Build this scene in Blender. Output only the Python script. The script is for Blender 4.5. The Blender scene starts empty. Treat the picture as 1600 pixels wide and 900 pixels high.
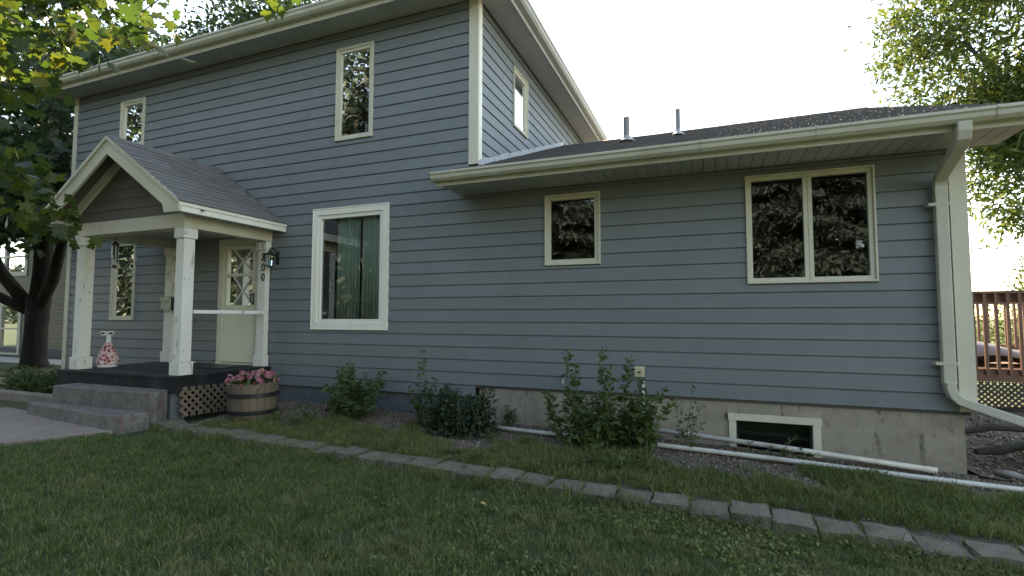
import bpy, math, random
import numpy as np
from mathutils import Vector, Matrix

random.seed(7)
rng = np.random.default_rng(7)
R = math.radians
scene = bpy.context.scene
COL = scene.collection

# ------------------------------------------------------------------ camera
CAM = Vector((0.0, -6.5, 1.65))
yaw, pitch, roll = R(-21.36), R(3.33), R(0.045)
fwd = Vector((math.sin(yaw) * math.cos(pitch), math.cos(yaw) * math.cos(pitch), math.sin(pitch)))
rgt = Vector((math.cos(yaw), -math.sin(yaw), 0))
upv = rgt.cross(fwd)
r2 = rgt * math.cos(roll) + upv * math.sin(roll)
u2 = -rgt * math.sin(roll) + upv * math.cos(roll)
cam_data = bpy.data.cameras.new('camera')
cam_data.sensor_width = 36.0
cam_data.lens = 788.5 / 1600 * 36.0
cam_data.clip_start = 0.05
cam_data.clip_end = 3000
cam = bpy.data.objects.new('camera', cam_data)
COL.objects.link(cam)
m = Matrix.Identity(4)
for i in range(3):
    m[i][0], m[i][1], m[i][2], m[i][3] = r2[i], u2[i], -fwd[i], CAM[i]
cam.matrix_world = m
scene.camera = cam

# ------------------------------------------------------------------ sky, sun, exposure
SUN_EL, SUN_AZ = 38.0, -17.0           # azimuth measured from +Y towards +X
world = bpy.data.worlds.new('World')
scene.world = world
world.use_nodes = True
wn = world.node_tree.nodes
wl = world.node_tree.links
wn.clear()
sky = wn.new('ShaderNodeTexSky')
sky.sky_type = 'NISHITA'
sky.sun_disc = False
sky.sun_elevation = R(SUN_EL)
sky.sun_rotation = R(SUN_AZ)
sky.air_density = 1.0
sky.dust_density = 0.2
sky.ozone_density = 1.0
bg = wn.new('ShaderNodeBackground')
bg.inputs['Strength'].default_value = 0.15
wo = wn.new('ShaderNodeOutputWorld')
wl.new(sky.outputs[0], bg.inputs[0])
wl.new(bg.outputs[0], wo.inputs[0])
sd = Vector((math.sin(R(SUN_AZ)) * math.cos(R(SUN_EL)), math.cos(R(SUN_AZ)) * math.cos(R(SUN_EL)), math.sin(R(SUN_EL))))
sun_data = bpy.data.lights.new('sun', 'SUN')
sun_data.energy = 4.0
sun_data.angle = R(0.6)
sun_data.color = (1.0, 0.93, 0.80)
sun = bpy.data.objects.new('sun', sun_data)
COL.objects.link(sun)
sun.rotation_euler = sd.to_track_quat('Z', 'Y').to_euler()
sun.location = (0, 0, 30)
scene.view_settings.view_transform = 'Standard'
scene.view_settings.look = 'None'
scene.view_settings.gamma = 1.0
scene.view_settings.use_curve_mapping = False
scene.view_settings.exposure = 2.38
scene.view_settings.use_white_balance = True      # the phone's own balance for open shade
scene.view_settings.white_balance_temperature = 9300
scene.view_settings.white_balance_tint = 12
scene.cycles.max_bounces = 8
scene.cycles.transparent_max_bounces = 12
scene.cycles.use_denoising = True

# ------------------------------------------------------------------ helpers
def tag(o, label=None, cat=None, group=None, kind=None):
    if label: o['label'] = label
    if cat: o['category'] = cat
    if group: o['group'] = group
    if kind: o['kind'] = kind
    return o

ORG = {}          # world origin of every object made here

def thing(name, loc, label=None, cat=None, group=None, kind=None):
    o = bpy.data.objects.new(name, None)
    o.empty_display_size = 0.2
    COL.objects.link(o)
    o.location = loc
    ORG[o.name] = Vector(loc)
    return tag(o, label, cat, group, kind)

def link_mesh(name, me, mat, parent=None, origin=None, kind=None):
    """origin: world position of the object's own origin; the mesh is local to it"""
    o = bpy.data.objects.new(name, me)
    COL.objects.link(o)
    if mat is not None and not me.materials:
        me.materials.append(mat)
    org = Vector(origin) if origin is not None else Vector((0, 0, 0))
    po = ORG[parent.name] if parent else Vector((0, 0, 0))
    if parent: o.parent = parent
    o.location = org - po
    ORG[o.name] = org
    if kind: o['kind'] = kind
    return o

def np_mesh(name, verts, faces, smooth=False):
    """verts (N,3), faces (M,3 or 4) int arrays"""
    me = bpy.data.meshes.new(name)
    verts = np.asarray(verts, dtype=np.float32); faces = np.asarray(faces, dtype=np.int32)
    k = faces.shape[1]
    me.vertices.add(len(verts)); me.vertices.foreach_set('co', verts.ravel())
    me.loops.add(faces.size); me.loops.foreach_set('vertex_index', faces.ravel())
    me.polygons.add(len(faces))
    me.polygons.foreach_set('loop_start', np.arange(0, faces.size, k, dtype=np.int32))
    me.polygons.foreach_set('loop_total', np.full(len(faces), k, dtype=np.int32))
    if smooth: me.polygons.foreach_set('use_smooth', np.ones(len(faces), dtype=bool))
    me.update(calc_edges=True)
    return me

class MB:
    def __init__(s): s.v = []; s.f = []
    def add(s, vs, fs):
        n = len(s.v); s.v += [tuple(v) for v in vs]; s.f += [tuple(i + n for i in f) for f in fs]; return s
    def box(s, x0, x1, y0, y1, z0, z1, T=None):
        if x0 > x1: x0, x1 = x1, x0
        if y0 > y1: y0, y1 = y1, y0
        if z0 > z1: z0, z1 = z1, z0
        vs = [(x0,y0,z0),(x1,y0,z0),(x1,y1,z0),(x0,y1,z0),(x0,y0,z1),(x1,y0,z1),(x1,y1,z1),(x0,y1,z1)]
        if T: vs = [T(*v) for v in vs]
        return s.add(vs, [(0,3,2,1),(4,5,6,7),(0,1,5,4),(1,2,6,5),(2,3,7,6),(3,0,4,7)])
    def prism(s, poly, a0, a1, T):
        """poly: list of 2D points, extruded from a0 to a1; T(p, q, a) -> xyz"""
        n = len(poly)
        vs = [T(p, q, a0) for p, q in poly] + [T(p, q, a1) for p, q in poly]
        fs = [tuple(range(n)), tuple(range(2*n-1, n-1, -1))] + [(i, i+n, (i+1) % n + n, (i+1) % n) for i in range(n)]
        return s.add(vs, fs)
    def tube(s, pts, rad, n=6, cap=True, squash=None):
        pts = [Vector(p) for p in pts]
        if not hasattr(rad, '__len__'): rad = [rad] * len(pts)
        base = len(s.v); prev = None
        for i, p in enumerate(pts):
            d = (pts[min(i+1, len(pts)-1)] - pts[max(i-1, 0)])
            if d.length < 1e-9: d = Vector((0,0,1))
            d.normalize()
            if prev is None:
                a = d.cross(Vector((0,0,1)))
                if a.length < .05: a = d.cross(Vector((1,0,0)))
            else:
                a = prev - d * prev.dot(d)
            a.normalize(); prev = a; b = d.cross(a)
            for k in range(n):
                t = 2*math.pi*(k+.5)/n
                q = p + (a*math.cos(t) + b*math.sin(t)) * rad[i]
                s.v.append(tuple(q))
        for i in range(len(pts)-1):
            for k in range(n):
                a0 = base+i*n+k; b0 = base+i*n+(k+1) % n
                s.f.append((a0, b0, b0+n, a0+n))
        if cap:
            s.f.append(tuple(base+k for k in range(n-1, -1, -1)))
            e = base+(len(pts)-1)*n
            s.f.append(tuple(e+k for k in range(n)))
        return s
    def lathe(s, prof, cx, cy, n=24, closed=False):
        base = len(s.v)
        for r_, z in prof:
            for k in range(n):
                t = 2*math.pi*k/n; s.v.append((cx+r_*math.cos(t), cy+r_*math.sin(t), z))
        for i in range(len(prof)-1):
            for k in range(n):
                a0 = base+i*n+k; b0 = base+i*n+(k+1) % n
                s.f.append((a0, b0, b0+n, a0+n))
        s.f.append(tuple(base+k for k in range(n-1, -1, -1)))
        e = base+(len(prof)-1)*n
        s.f.append(tuple(e+k for k in range(n)))
        return s
    def build(s, name, mat, parent=None, origin=None, kind=None, smooth=False, bevel=0):
        if origin is None:
            origin = ORG[parent.name] if parent else (0, 0, 0)
        o0 = Vector(origin)
        me = bpy.data.meshes.new(name)
        me.from_pydata([tuple(Vector(v)-o0) for v in s.v], [], s.f)
        if smooth:
            me.polygons.foreach_set('use_smooth', [True]*len(me.polygons))
        me.update()
        o = link_mesh(name, me, mat, parent, o0, kind)
        if bevel:
            b = o.modifiers.new('bevel', 'BEVEL'); b.width = bevel; b.segments = 2; b.limit_method = 'ANGLE'
        return o

# ------------------------------------------------------------------ materials
def newmat(name):
    mt = bpy.data.materials.new(name); mt.use_nodes = True
    nt = mt.node_tree
    return mt, nt, nt.nodes['Principled BSDF'], nt.nodes, nt.links

def ramp(ns, ln, src, stops):
    r_ = ns.new('ShaderNodeValToRGB'); ln.new(src, r_.inputs[0])
    el = r_.color_ramp.elements
    while len(el) < len(stops): el.new(.5)
    for e, (p, c) in zip(el, stops):
        e.position = p; e.color = (c[0], c[1], c[2], 1) if hasattr(c, '__len__') else (c, c, c, 1)
    return r_.outputs[0]

def coords(ns, ln, kind='Object', scale=(1, 1, 1)):
    tc = ns.new('ShaderNodeTexCoord'); mp = ns.new('ShaderNodeMapping')
    if kind == 'World':
        g = ns.new('ShaderNodeNewGeometry'); ln.new(g.outputs['Position'], mp.inputs[0])
    else:
        ln.new(tc.outputs[kind], mp.inputs[0])
    mp.inputs['Scale'].default_value = scale
    return mp.outputs[0]

def noise(ns, ln, vec, scale, detail=4, rough=.55, dist=0):
    n = ns.new('ShaderNodeTexNoise'); ln.new(vec, n.inputs['Vector'])
    n.inputs['Scale'].default_value = scale; n.inputs['Detail'].default_value = detail
    n.inputs['Roughness'].default_value = rough; n.inputs['Distortion'].default_value = dist
    return n.outputs['Fac']

def mixc(ns, ln, fac, a, b, mode='MIX'):
    mx = ns.new('ShaderNodeMix'); mx.data_type = 'RGBA'; mx.blend_type = mode
    if hasattr(fac, 'node'): ln.new(fac, mx.inputs[0])
    else: mx.inputs[0].default_value = fac
    for sock, v in ((mx.inputs[6], a), (mx.inputs[7], b)):
        if hasattr(v, 'node'): ln.new(v, sock)
        else: sock.default_value = (v[0], v[1], v[2], 1)
    return mx.outputs[2]

def bump(ns, ln, h, bsdf, strength=.3, dist=.01):
    b = ns.new('ShaderNodeBump'); b.inputs['Strength'].default_value = strength; b.inputs['Distance'].default_value = dist
    ln.new(h, b.inputs['Height']); ln.new(b.outputs[0], bsdf.inputs['Normal'])

def paint(name, col, var=.12, rough=.6, grain=(1, 1, 1), scale=3.0, bumpy=.15, dirt=None, dirt_amt=.35, rnd=.05):
    """painted or plain surface with soft blotches, fine grain and a little dirt"""
    mt, nt, b, ns, ln = newmat(name)
    w = coords(ns, ln, 'World', grain)
    n1 = noise(ns, ln, w, scale, 5)
    lo = tuple(c*(1-var) for c in col); hi = tuple(min(1, c*(1+var)) for c in col)
    c = ramp(ns, ln, n1, [(.3, lo), (.7, hi)])
    if rnd:
        oi = ns.new('ShaderNodeObjectInfo')
        c = mixc(ns, ln, rnd*2, c, ramp(ns, ln, oi.outputs['Random'], [(0, tuple(v*.78 for v in col)), (1, tuple(min(1, v*1.22) for v in col))]))
    if dirt:
        n2 = noise(ns, ln, coords(ns, ln, 'World', (1, 1, .35)), 2.2, 6, .65)
        f = ramp(ns, ln, n2, [(.52, 0), (.75, dirt_amt)])
        c = mixc(ns, ln, f, c, dirt)
    ln.new(c, b.inputs['Base Color'])
    b.inputs['Roughness'].default_value = rough
    if bumpy:
        n3 = noise(ns, ln, coords(ns, ln, 'World', tuple(g*18 for g in grain)), 4, 4)
        bump(ns, ln, n3, b, bumpy, .004)
    return mt

def peeling(name, col, under, amount=.56, rough=.7):
    mt, nt, b, ns, ln = newmat(name)
    w = coords(ns, ln, 'World', (1, 1, .45))
    n1 = noise(ns, ln, w, 16, 6, .62, .4)
    n0 = noise(ns, ln, w, 2.5, 2)
    md = ns.new('ShaderNodeMath'); md.operation = 'MULTIPLY_ADD'; ln.new(n0, md.inputs[0]); md.inputs[1].default_value = .35; ln.new(n1, md.inputs[2])
    f = ramp(ns, ln, md.outputs[0], [(amount+.155, 0), (amount+.185, 1)])
    c0 = ramp(ns, ln, noise(ns, ln, w, 4, 4), [(.3, tuple(v*.9 for v in col)), (.7, col)])
    ln.new(mixc(ns, ln, f, c0, under), b.inputs['Base Color'])
    b.inputs['Roughness'].default_value = rough
    inv = ns.new('ShaderNodeMath'); inv.operation = 'SUBTRACT'; inv.inputs[0].default_value = 1; ln.new(f, inv.inputs[1])
    bump(ns, ln, inv.outputs[0], b, .5, .003)
    return mt

def leafmat(name, cols, trans=.45, rough=.5, patch=None, glow=1.25):
    mt, nt, b, ns, ln = newmat(name)
    g = ns.new('ShaderNodeNewGeometry')
    st = [(i/(len(cols)-1), c) for i, c in enumerate(cols)]
    c = ramp(ns, ln, g.outputs['Random Per Island'], st)
    if patch:
        w = coords(ns, ln, 'World'); sp_ = ns.new('ShaderNodeSeparateXYZ'); ln.new(w, sp_.inputs[0]); mr = ns.new('ShaderNodeMapRange'); ln.new(sp_.outputs[0], mr.inputs[0])
        mr.inputs[1].default_value = -4.0; mr.inputs[2].default_value = 1.5; mr.inputs[3].default_value = -.05; mr.inputs[4].default_value = .10     # drier, thinner turf towards the right
        ad = ns.new('ShaderNodeMath'); ad.operation = 'ADD'; ln.new(mr.outputs[0], ad.inputs[0]); ln.new(noise(ns, ln, w, 1.6, 5, .65), ad.inputs[1])
        c = mixc(ns, ln, ramp(ns, ln, ad.outputs[0], [(.47, 0), (.66, .8)]), c, patch)
        c = mixc(ns, ln, ramp(ns, ln, noise(ns, ln, w, 3.7, 4, .6), [(.5, 0), (.68, .6)]), c, tuple(v*.45 for v in cols[0]))
    ln.new(c, b.inputs['Base Color']); b.inputs['Roughness'].default_value = rough
    b.inputs['Specular IOR Level'].default_value = .35
    t = ns.new('ShaderNodeBsdfTranslucent')
    hs = ns.new('ShaderNodeHueSaturation'); hs.inputs['Value'].default_value = glow; hs.inputs['Saturation'].default_value = 1.1; hs.inputs['Hue'].default_value = .495
    ln.new(c, hs.inputs['Color']); ln.new(hs.outputs[0], t.inputs[0])
    mx = ns.new('ShaderNodeMixShader'); mx.inputs[0].default_value = trans
    ln.new(b.outputs[0], mx.inputs[1]); ln.new(t.outputs[0], mx.inputs[2])
    ln.new(mx.outputs[0], ns['Material Output'].inputs[0])
    return mt

M = {}
M['siding'] = paint('siding_paint', (.152, .174, .183), .07, .55, (.25, 1, 1), 2.0, .25, (.115, .132, .138), .5, .11)
M['gable'] = paint('gable_siding_paint', (.118, .105, .090), .08, .6, (.25, 1, 1), 2.0, .2)
M['trim'] = paint('cream_trim', (.57, .54, .44), .06, .5, (1, 1, .4), 3, .08, (.36, .34, .27), .35, .03)
M['casing'] = paint('white_casing', (.78, .75, .67), .05, .5, (1, 1, .4), 3, .08, (.42, .39, .31), .3, .03)
M['gutter'] = paint('gutter_metal', (.47, .455, .38), .07, .42, (.2, 1, 1), 3, .05, (.27, .26, .21), .5, .02)
M['soffit'] = paint('soffit_metal', (.40, .405, .385), .05, .5, (1, 1, 1), 3, .05, (.26, .26, .24), .3, .06)
M['post'] = peeling('peeling_white_paint', (.72, .70, .64), (.40, .37, .31), .635)
M['rail'] = peeling('peeling_rail_paint', (.80, .79, .76), (.26, .24, .21), .60)
M['door'] = paint('door_paint', (.66, .63, .50), .04, .45, (1, 1, 1), 3, .04, None, 0, 0)
M['dark'] = paint('black_metal', (.018, .018, .019), .2, .45, (1, 1, 1), 8, .1, None, 0, 0)
M['deckpaint'] = paint('dark_deck_paint', (.011, .011, .012), .35, .92, (1, 1, 1), 5, .3, (.08, .08, .08), .6)
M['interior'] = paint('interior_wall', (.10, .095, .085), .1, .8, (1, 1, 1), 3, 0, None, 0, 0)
M['bluefound'] = paint('painted_foundation', (.098, .115, .128), .16, .75, (1, 1, 1), 4, .4, (.05, .06, .07), .6)
M['pvc'] = paint('white_pvc', (.52, .51, .46), .06, .4, (1, 1, 1), 5, .05, (.22, .20, .15), .75, 0)
M['brass'] = paint('weathered_steel', (.30, .29, .27), .15, .4, (1, 1, 1), 6, .05)
M['tan'] = paint('tan_siding', (.225, .195, .135), .06, .7, (.3, 1, 1), 2, .1)
M['tantrim'] = paint('pale_house_trim', (.60, .56, .46), .05, .6)
M['redwood'] = paint('red_stained_wood', (.165, .080, .050), .25, .6, (1, 1, .15), 6, .3, (.09, .04, .03), .5, .1)
M['tarp'] = paint('grey_tarp', (.22, .23, .25), .15, .5, (1, 1, 1), 3, .4)
M['vent'] = paint('vent_pipe', (.20, .205, .215), .12, .6, (1, 1, .4), 6, .1)
M['flash'] = paint('flashing_metal', (.36, .38, .40), .2, .5, (1, 1, 1), 9, .25)
M['walk'] = paint('pink_concrete', (.25, .195, .168), .14, .85, (1, 1, 1), 3.5, .5, (.22, .19, .165), .7, .08)
M['pathfar'] = paint('far_path_concrete', (.42, .40, .36), .1, .85, (1, 1, 1), 1.5, .2)
M['weathered'] = paint('weathered_wood', (.215, .185, .150), .25, .85, (1, 1, .12), 7, .6, (.09, .08, .065), .6, .12)
M['barrel'] = paint('barrel_oak', (.150, .112, .080), .25, .85, (1, 1, .12), 7, .6, (.06, .048, .036), .6, .12)
M['bark'] = paint('dark_bark', (.020, .018, .016), .45, .95, (1, 1, .22), 9, 1.0, (.085, .08, .07), .5, 0)
M['bark2'] = paint('grey_bark', (.11, .095, .078), .35, .95, (1, 1, .25), 9, 1.0, None, 0, 0)
M['stem'] = paint('green_stem', (.085, .10, .045), .25, .7, (1, 1, 1), 9, .1, None, 0, 0)
M['log'] = paint('rotten_wood', (.050, .041, .033), .45, .95, (.2, 1, 1), 9, 1.0, (.025, .02, .018), .8)
M['mail'] = paint('mailbox_beige', (.40, .385, .32), .08, .5, (1, 1, 1), 4, .1)
M['outlet'] = paint('outlet_box_beige', (.55, .49, .34), .08, .5, (1, 1, 1), 4, .1)
M['white'] = paint('white_enamel', (.70, .69, .66), .06, .5, (1, 1, 1), 6, .05)
M['curtain'] = paint('green_curtain', (.50, .58, .53), .10, .8, (6, 1, .15), 3, .2, None, 0, 0)
M['rock'] = paint('field_rock', (.24, .215, .19), .25, .9, (1, 1, 1), 6, .8, None, 0, .15)

# concrete foundation: form marks, dark drip stains below the siding, damp foot
mt, nt, b, ns, ln = newmat('foundation_concrete'); M['concrete'] = mt
w = coords(ns, ln, 'World')
c = ramp(ns, ln, noise(ns, ln, w, 3, 7, .65), [(.25, (.20, .175, .135)), (.5, (.295, .26, .205)), (.75, (.36, .32, .255))])
drip = noise(ns, ln, coords(ns, ln, 'World', (7, 7, .7)), 1.6, 5, .6)
spots = noise(ns, ln, coords(ns, ln, 'World', (1, 1, .6)), 9, 6, .7)
mm = ns.new('ShaderNodeMath'); mm.operation = 'MULTIPLY'; ln.new(drip, mm.inputs[0]); ln.new(spots, mm.inputs[1])
c = mixc(ns, ln, ramp(ns, ln, mm.outputs[0], [(.30, 0), (.40, .8)]), c, (.062, .055, .045))
ln.new(c, b.inputs['Base Color']); b.inputs['Roughness'].default_value = .9
bump(ns, ln, noise(ns, ln, w, 40, 5), b, .4, .006)

# steps: grey paint worn through to dark concrete, red paint at one end
mt, nt, b, ns, ln = newmat('worn_step_concrete'); M['step'] = mt
w = coords(ns, ln, 'World')
c = ramp(ns, ln, noise(ns, ln, w, 5, 6), [(.3, (.105, .10, .092)), (.7, (.19, .182, .17))])
chips = noise(ns, ln, w, 15, 7, .72, .3)
c = mixc(ns, ln, ramp(ns, ln, chips, [(.52, 0), (.64, .7)]), c, (.055, .049, .045))
red = noise(ns, ln, coords(ns, ln, 'World', (1, 1, 1)), 8, 5, .6)
sx = ns.new('ShaderNodeSeparateXYZ'); g = ns.new('ShaderNodeNewGeometry'); ln.new(g.outputs['Position'], sx.inputs[0])
mr = ns.new('ShaderNodeMapRange'); ln.new(sx.outputs[0], mr.inputs[0]); mr.inputs[1].default_value = -7.6; mr.inputs[2].default_value = -6.6; mr.inputs[3].default_value = 0; mr.inputs[4].default_value = .30
ad = ns.new('ShaderNodeMath'); ad.operation = 'ADD'; ln.new(red, ad.inputs[0]); ln.new(mr.outputs[0], ad.inputs[1])
c = mixc(ns, ln, ramp(ns, ln, ad.outputs[0], [(.74, 0), (.82, .7)]), c, (.15, .07, .064))
ln.new(c, b.inputs['Base Color']); b.inputs['Roughness'].default_value = .85
bump(ns, ln, chips, b, .5, .006)

# edging blocks
mt, nt, b, ns, ln = newmat('edging_block_concrete'); M['block'] = mt
w = coords(ns, ln, 'World')
c = ramp(ns, ln, noise(ns, ln, w, 11, 7, .7), [(.25, (.085, .068, .05)), (.55, (.175, .147, .11)), (.8, (.26, .222, .168))])
oi = ns.new('ShaderNodeObjectInfo')
c = mixc(ns, ln, .3, c, ramp(ns, ln, oi.outputs['Random'], [(0, (.08, .07, .056)), (1, (.19, .17, .14))]))
moss = noise(ns, ln, w, 3.2, 5, .6)
c = mixc(ns, ln, ramp(ns, ln, moss, [(.55, 0), (.72, .55)]), c, (.075, .085, .04))
ln.new(c, b.inputs['Base Color']); b.inputs['Roughness'].default_value = .95
bump(ns, ln, noise(ns, ln, w, 34, 7, .7), b, 1.0, .015)

# shingles
def shingle_mat(name, cols):
    mt, nt, b, ns, ln = newmat(name)
    w = coords(ns, ln, 'World')
    g = ns.new('ShaderNodeNewGeometry'); oi = ns.new('ShaderNodeObjectInfo')
    ad = ns.new('ShaderNodeMath'); ad.operation = 'ADD'; ln.new(g.outputs['Random Per Island'], ad.inputs[0]); ln.new(oi.outputs['Random'], ad.inputs[1])
    fr = ns.new('ShaderNodeMath'); fr.operation = 'FRACT'; ln.new(ad.outputs[0], fr.inputs[0])
    c = ramp(ns, ln, fr.outputs[0], [(i/(len(cols)-1), q) for i, q in enumerate(cols)])
    gr = noise(ns, ln, w, 130, 3, .7)
    c = mixc(ns, ln, ramp(ns, ln, gr, [(.35, 0), (.7, .55)]), c, tuple(v*1.9 for v in cols[-1]))
    ln.new(c, b.inputs['Base Color']); b.inputs['Roughness'].default_value = .85
    bump(ns, ln, gr, b, .5, .004)
    return mt
M['shingle'] = shingle_mat('porch_shingle', [(.072, .070, .069), (.112, .108, .104), (.088, .085, .082), (.14, .134, .128)])
M['shingle2'] = shingle_mat('wing_shingle', [(.055, .054, .058), (.085, .082, .086), (.07, .066, .07), (.11, .105, .105)])

# glass: clear double glazing, reflecting by angle
mt, nt, b, ns, ln = newmat('window_glass'); M['glass'] = mt
fr = ns.new('ShaderNodeFresnel'); fr.inputs['IOR'].default_value = 1.42
gl = ns.new('ShaderNodeBsdfGlossy'); gl.inputs['Roughness'].default_value = .0; gl.inputs['Color'].default_value = (.93, .97, 1, 1)
wv = noise(ns, ln, coords(ns, ln, 'World'), 1.3, 2)
bp = ns.new('ShaderNodeBump'); bp.inputs['Strength'].default_value = .025; bp.inputs['Distance'].default_value = .05; ln.new(wv, bp.inputs['Height']); ln.new(bp.outputs[0], gl.inputs['Normal'])
tr = ns.new('ShaderNodeBsdfTransparent'); tr.inputs[0].default_value = (.88, .92, .91, 1)
mx = ns.new('ShaderNodeMixShader'); ln.new(fr.outputs[0], mx.inputs[0]); ln.new(tr.outputs[0], mx.inputs[1]); ln.new(gl.outputs[0], mx.inputs[2])
ln.new(mx.outputs[0], ns['Material Output'].inputs[0])

# ground materials
mt, nt, b, ns, ln = newmat('lawn_soil'); M['lawn'] = mt
w = coords(ns, ln, 'World')
c = ramp(ns, ln, noise(ns, ln, w, 1.3, 6, .6), [(.3, (.034, .050, .018)), (.55, (.05, .068, .026)), (.8, (.075, .078, .036))])
c = mixc(ns, ln, ramp(ns, ln, noise(ns, ln, w, 60, 4), [(.4, 0), (.7, .5)]), c, (.02, .028, .01))
ln.new(c, b.inputs['Base Color']); b.inputs['Roughness'].default_value = 1
bump(ns, ln, noise(ns, ln, w, 60, 4), b, .8, .02)
mt, nt, b, ns, ln = newmat('bed_soil'); M['bed'] = mt
w = coords(ns, ln, 'World')
c = ramp(ns, ln, noise(ns, ln, w, 35, 6, .7), [(.3, (.055, .043, .033)), (.55, (.13, .105, .08)), (.8, (.24, .205, .16))])
c = mixc(ns, ln, ramp(ns, ln, noise(ns, ln, w, 1.7, 4), [(.42, 0), (.6, .7)]), c, (.06, .046, .035))
ln.new(c, b.inputs['Base Color']); b.inputs['Roughness'].default_value = 1
bump(ns, ln, noise(ns, ln, w, 45, 4), b, 1, .02)
def island_mat(name, cols, rough=.9):
    mt, nt, b, ns, ln = newmat(name)
    g = ns.new('ShaderNodeNewGeometry')
    ln.new(ramp(ns, ln, g.outputs['Random Per Island'], [(i/(len(cols)-1), q) for i, q in enumerate(cols)]), b.inputs['Base Color'])
    b.inputs['Roughness'].default_value = rough
    return mt
M['gravel'] = island_mat('gravel_chips', [(.10, .072, .05), (.26, .205, .15), (.16, .12, .085), (.34, .285, .215), (.08, .055, .038)])
M['grass'] = leafmat('lawn_grass_blades', [(.078, .132, .038), (.106, .172, .050), (.088, .145, .042), (.145, .180, .06), (.096, .158, .046), (.26, .24, .12)], .3, .6, (.215, .205, .090))
M['bedgrass'] = leafmat('bed_grass_blades', [(.115, .145, .042), (.165, .195, .06), (.135, .165, .048), (.26, .235, .11), (.15, .175, .056)], .3, .6, (.10, .14, .042))
M['clover'] = leafmat('ground_cover_leaves', [(.095, .132, .036), (.140, .172, .048), (.115, .148, .04)], .3)
M['maple'] = leafmat('maple_leaves', [(.026, .052, .016), (.045, .080, .018), (.030, .060, .018), (.090, .112, .022), (.036, .068, .018), (.12, .13, .022)], .5, .42, None, 1.6)
M['mapledark'] = leafmat('dark_maple_leaves', [(.022, .044, .018), (.034, .060, .023), (.027, .052, .02)], .4, .45)  # darker leaf greens for the left maple and the background trees
M['ash'] = leafmat('ash_leaves', [(.044, .075, .022), (.070, .105, .030), (.115, .135, .038), (.054, .086, .026)], .5, .45, None, 1.4)
M['bushleaf'] = leafmat('shrub_leaves', [(.055, .090, .034), (.078, .122, .046), (.063, .105, .04)], .35, .45)
M['weedleaf'] = leafmat('weed_leaves', [(.058, .098, .031), (.085, .135, .042), (.07, .112, .036), (.11, .15, .046)], .4, .45)
M['darkleaf'] = leafmat('dense_shrub_leaves', [(.022, .044, .022), (.032, .058, .028), (.027, .05, .025)], .25, .45)
M['spruce'] = leafmat('spruce_needles', [(.065, .098, .086), (.19, .23, .21), (.115, .155, .135)], .08, .7)
M['mirrorleaf'] = leafmat('street_tree_leaves', [(.026, .038, .026), (.045, .062, .042), (.034, .048, .034)], .12, .6)
M['petal'] = leafmat('pink_petals', [(.46, .13, .19), (.52, .22, .27), (.55, .33, .33), (.42, .10, .15), (.56, .45, .30)], .35, .6)
M['fallen'] = island_mat('fallen_leaf', [(.36, .24, .05), (.40, .33, .12), (.26, .14, .05)])

# goose dress: pink cloth with dark and pale blotches
mt, nt, b, ns, ln = newmat('floral_cloth'); M['dress'] = mt
vo = ns.new('ShaderNodeTexVoronoi'); ln.new(coords(ns, ln, 'World'), vo.inputs['Vector']); vo.inputs['Scale'].default_value = 19
c = ramp(ns, ln, vo.outputs['Distance'], [(.30, (.23, .045, .065)), (.42, (.52, .22, .23)), (.6, (.62, .48, .44))])
ln.new(c, b.inputs['Base Color']); b.inputs['Roughness'].default_value = .9

# ------------------------------------------------------------------ terrain
def lawn_z(x, y=0): return .02 - .022*min(max(x, -9.0), 4.0)
BW = [(-40, .22), (-13, .22), (-7, .29), (-4.6, .25), (-2.9, .2), (-.8, .18), (2.4, .07), (5, .03), (40, .03)]
def wall_z(x):
    for (a, za), (b_, zb) in zip(BW, BW[1:]):
        if a <= x <= b_: return za + (zb-za)*(x-a)/(b_-a)
    return .03
def bed_z(x, y):
    zf = .078 - .022*x
    t = min(max((y+1.7)/1.6, 0), 1)
    return zf + (wall_z(x)-zf)*t
def ground_grid(name, xs, ys, fz, mat):
    vs = [(x, y, fz(x, y)) for y in ys for x in xs]
    n = len(xs)
    fs = [(j*n+i, j*n+i+1, (j+1)*n+i+1, (j+1)*n+i) for j in range(len(ys)-1) for i in range(n-1)]
    mb = MB(); mb.add(vs, fs)
    return mb.build(name, mat, kind='structure', smooth=True)
xs = [-900, -300, -120, -60, -40, -30, -24, -20, -17, -15, -13, -12] + [x*.5 for x in range(-22, 13)] + [8, 12, 20, 40, 90, 300, 900]
ys = [-900, -300, -120, -60, -30, -20, -14, -10, -8, -7, -6] + [y*.5 for y in range(-11, 9)] + [6, 9, 14, 20, 30, 60, 120, 300, 900]
ground = ground_grid('ground', xs, ys, lambda x, y: lawn_z(x) + .012*math.sin(x*2.1+y*1.3)*(1 if abs(x) < 12 else 0), M['lawn'])
bx = [-6.55 + i*.25 for i in range(55)]
by = [-1.98, -1.86, -1.74, -1.6, -1.4, -1.2, -1.0, -.8, -.6, -.4, -.2, .02]
bed = ground_grid('garden_bed', bx, by, lambda x, y: bed_z(x, y) - (.075 if y < -1.9 else .03 if y < -1.8 else .012 if y < -1.7 else 0) + .012*math.sin(7*x+3*y)*math.cos(5*y-2*x), M['bed'])
# gravel strip carrying on past the corner of the house
ground_grid('side_yard', [2.46 + i*.3 for i in range(16)], [-.1 + i*.35 for i in range(14)], lambda x, y: .075 - .01*(x-2.4) + .05*max(0, y)*.5 + .02*math.sin(6*x+5*y), M['bed'])

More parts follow.
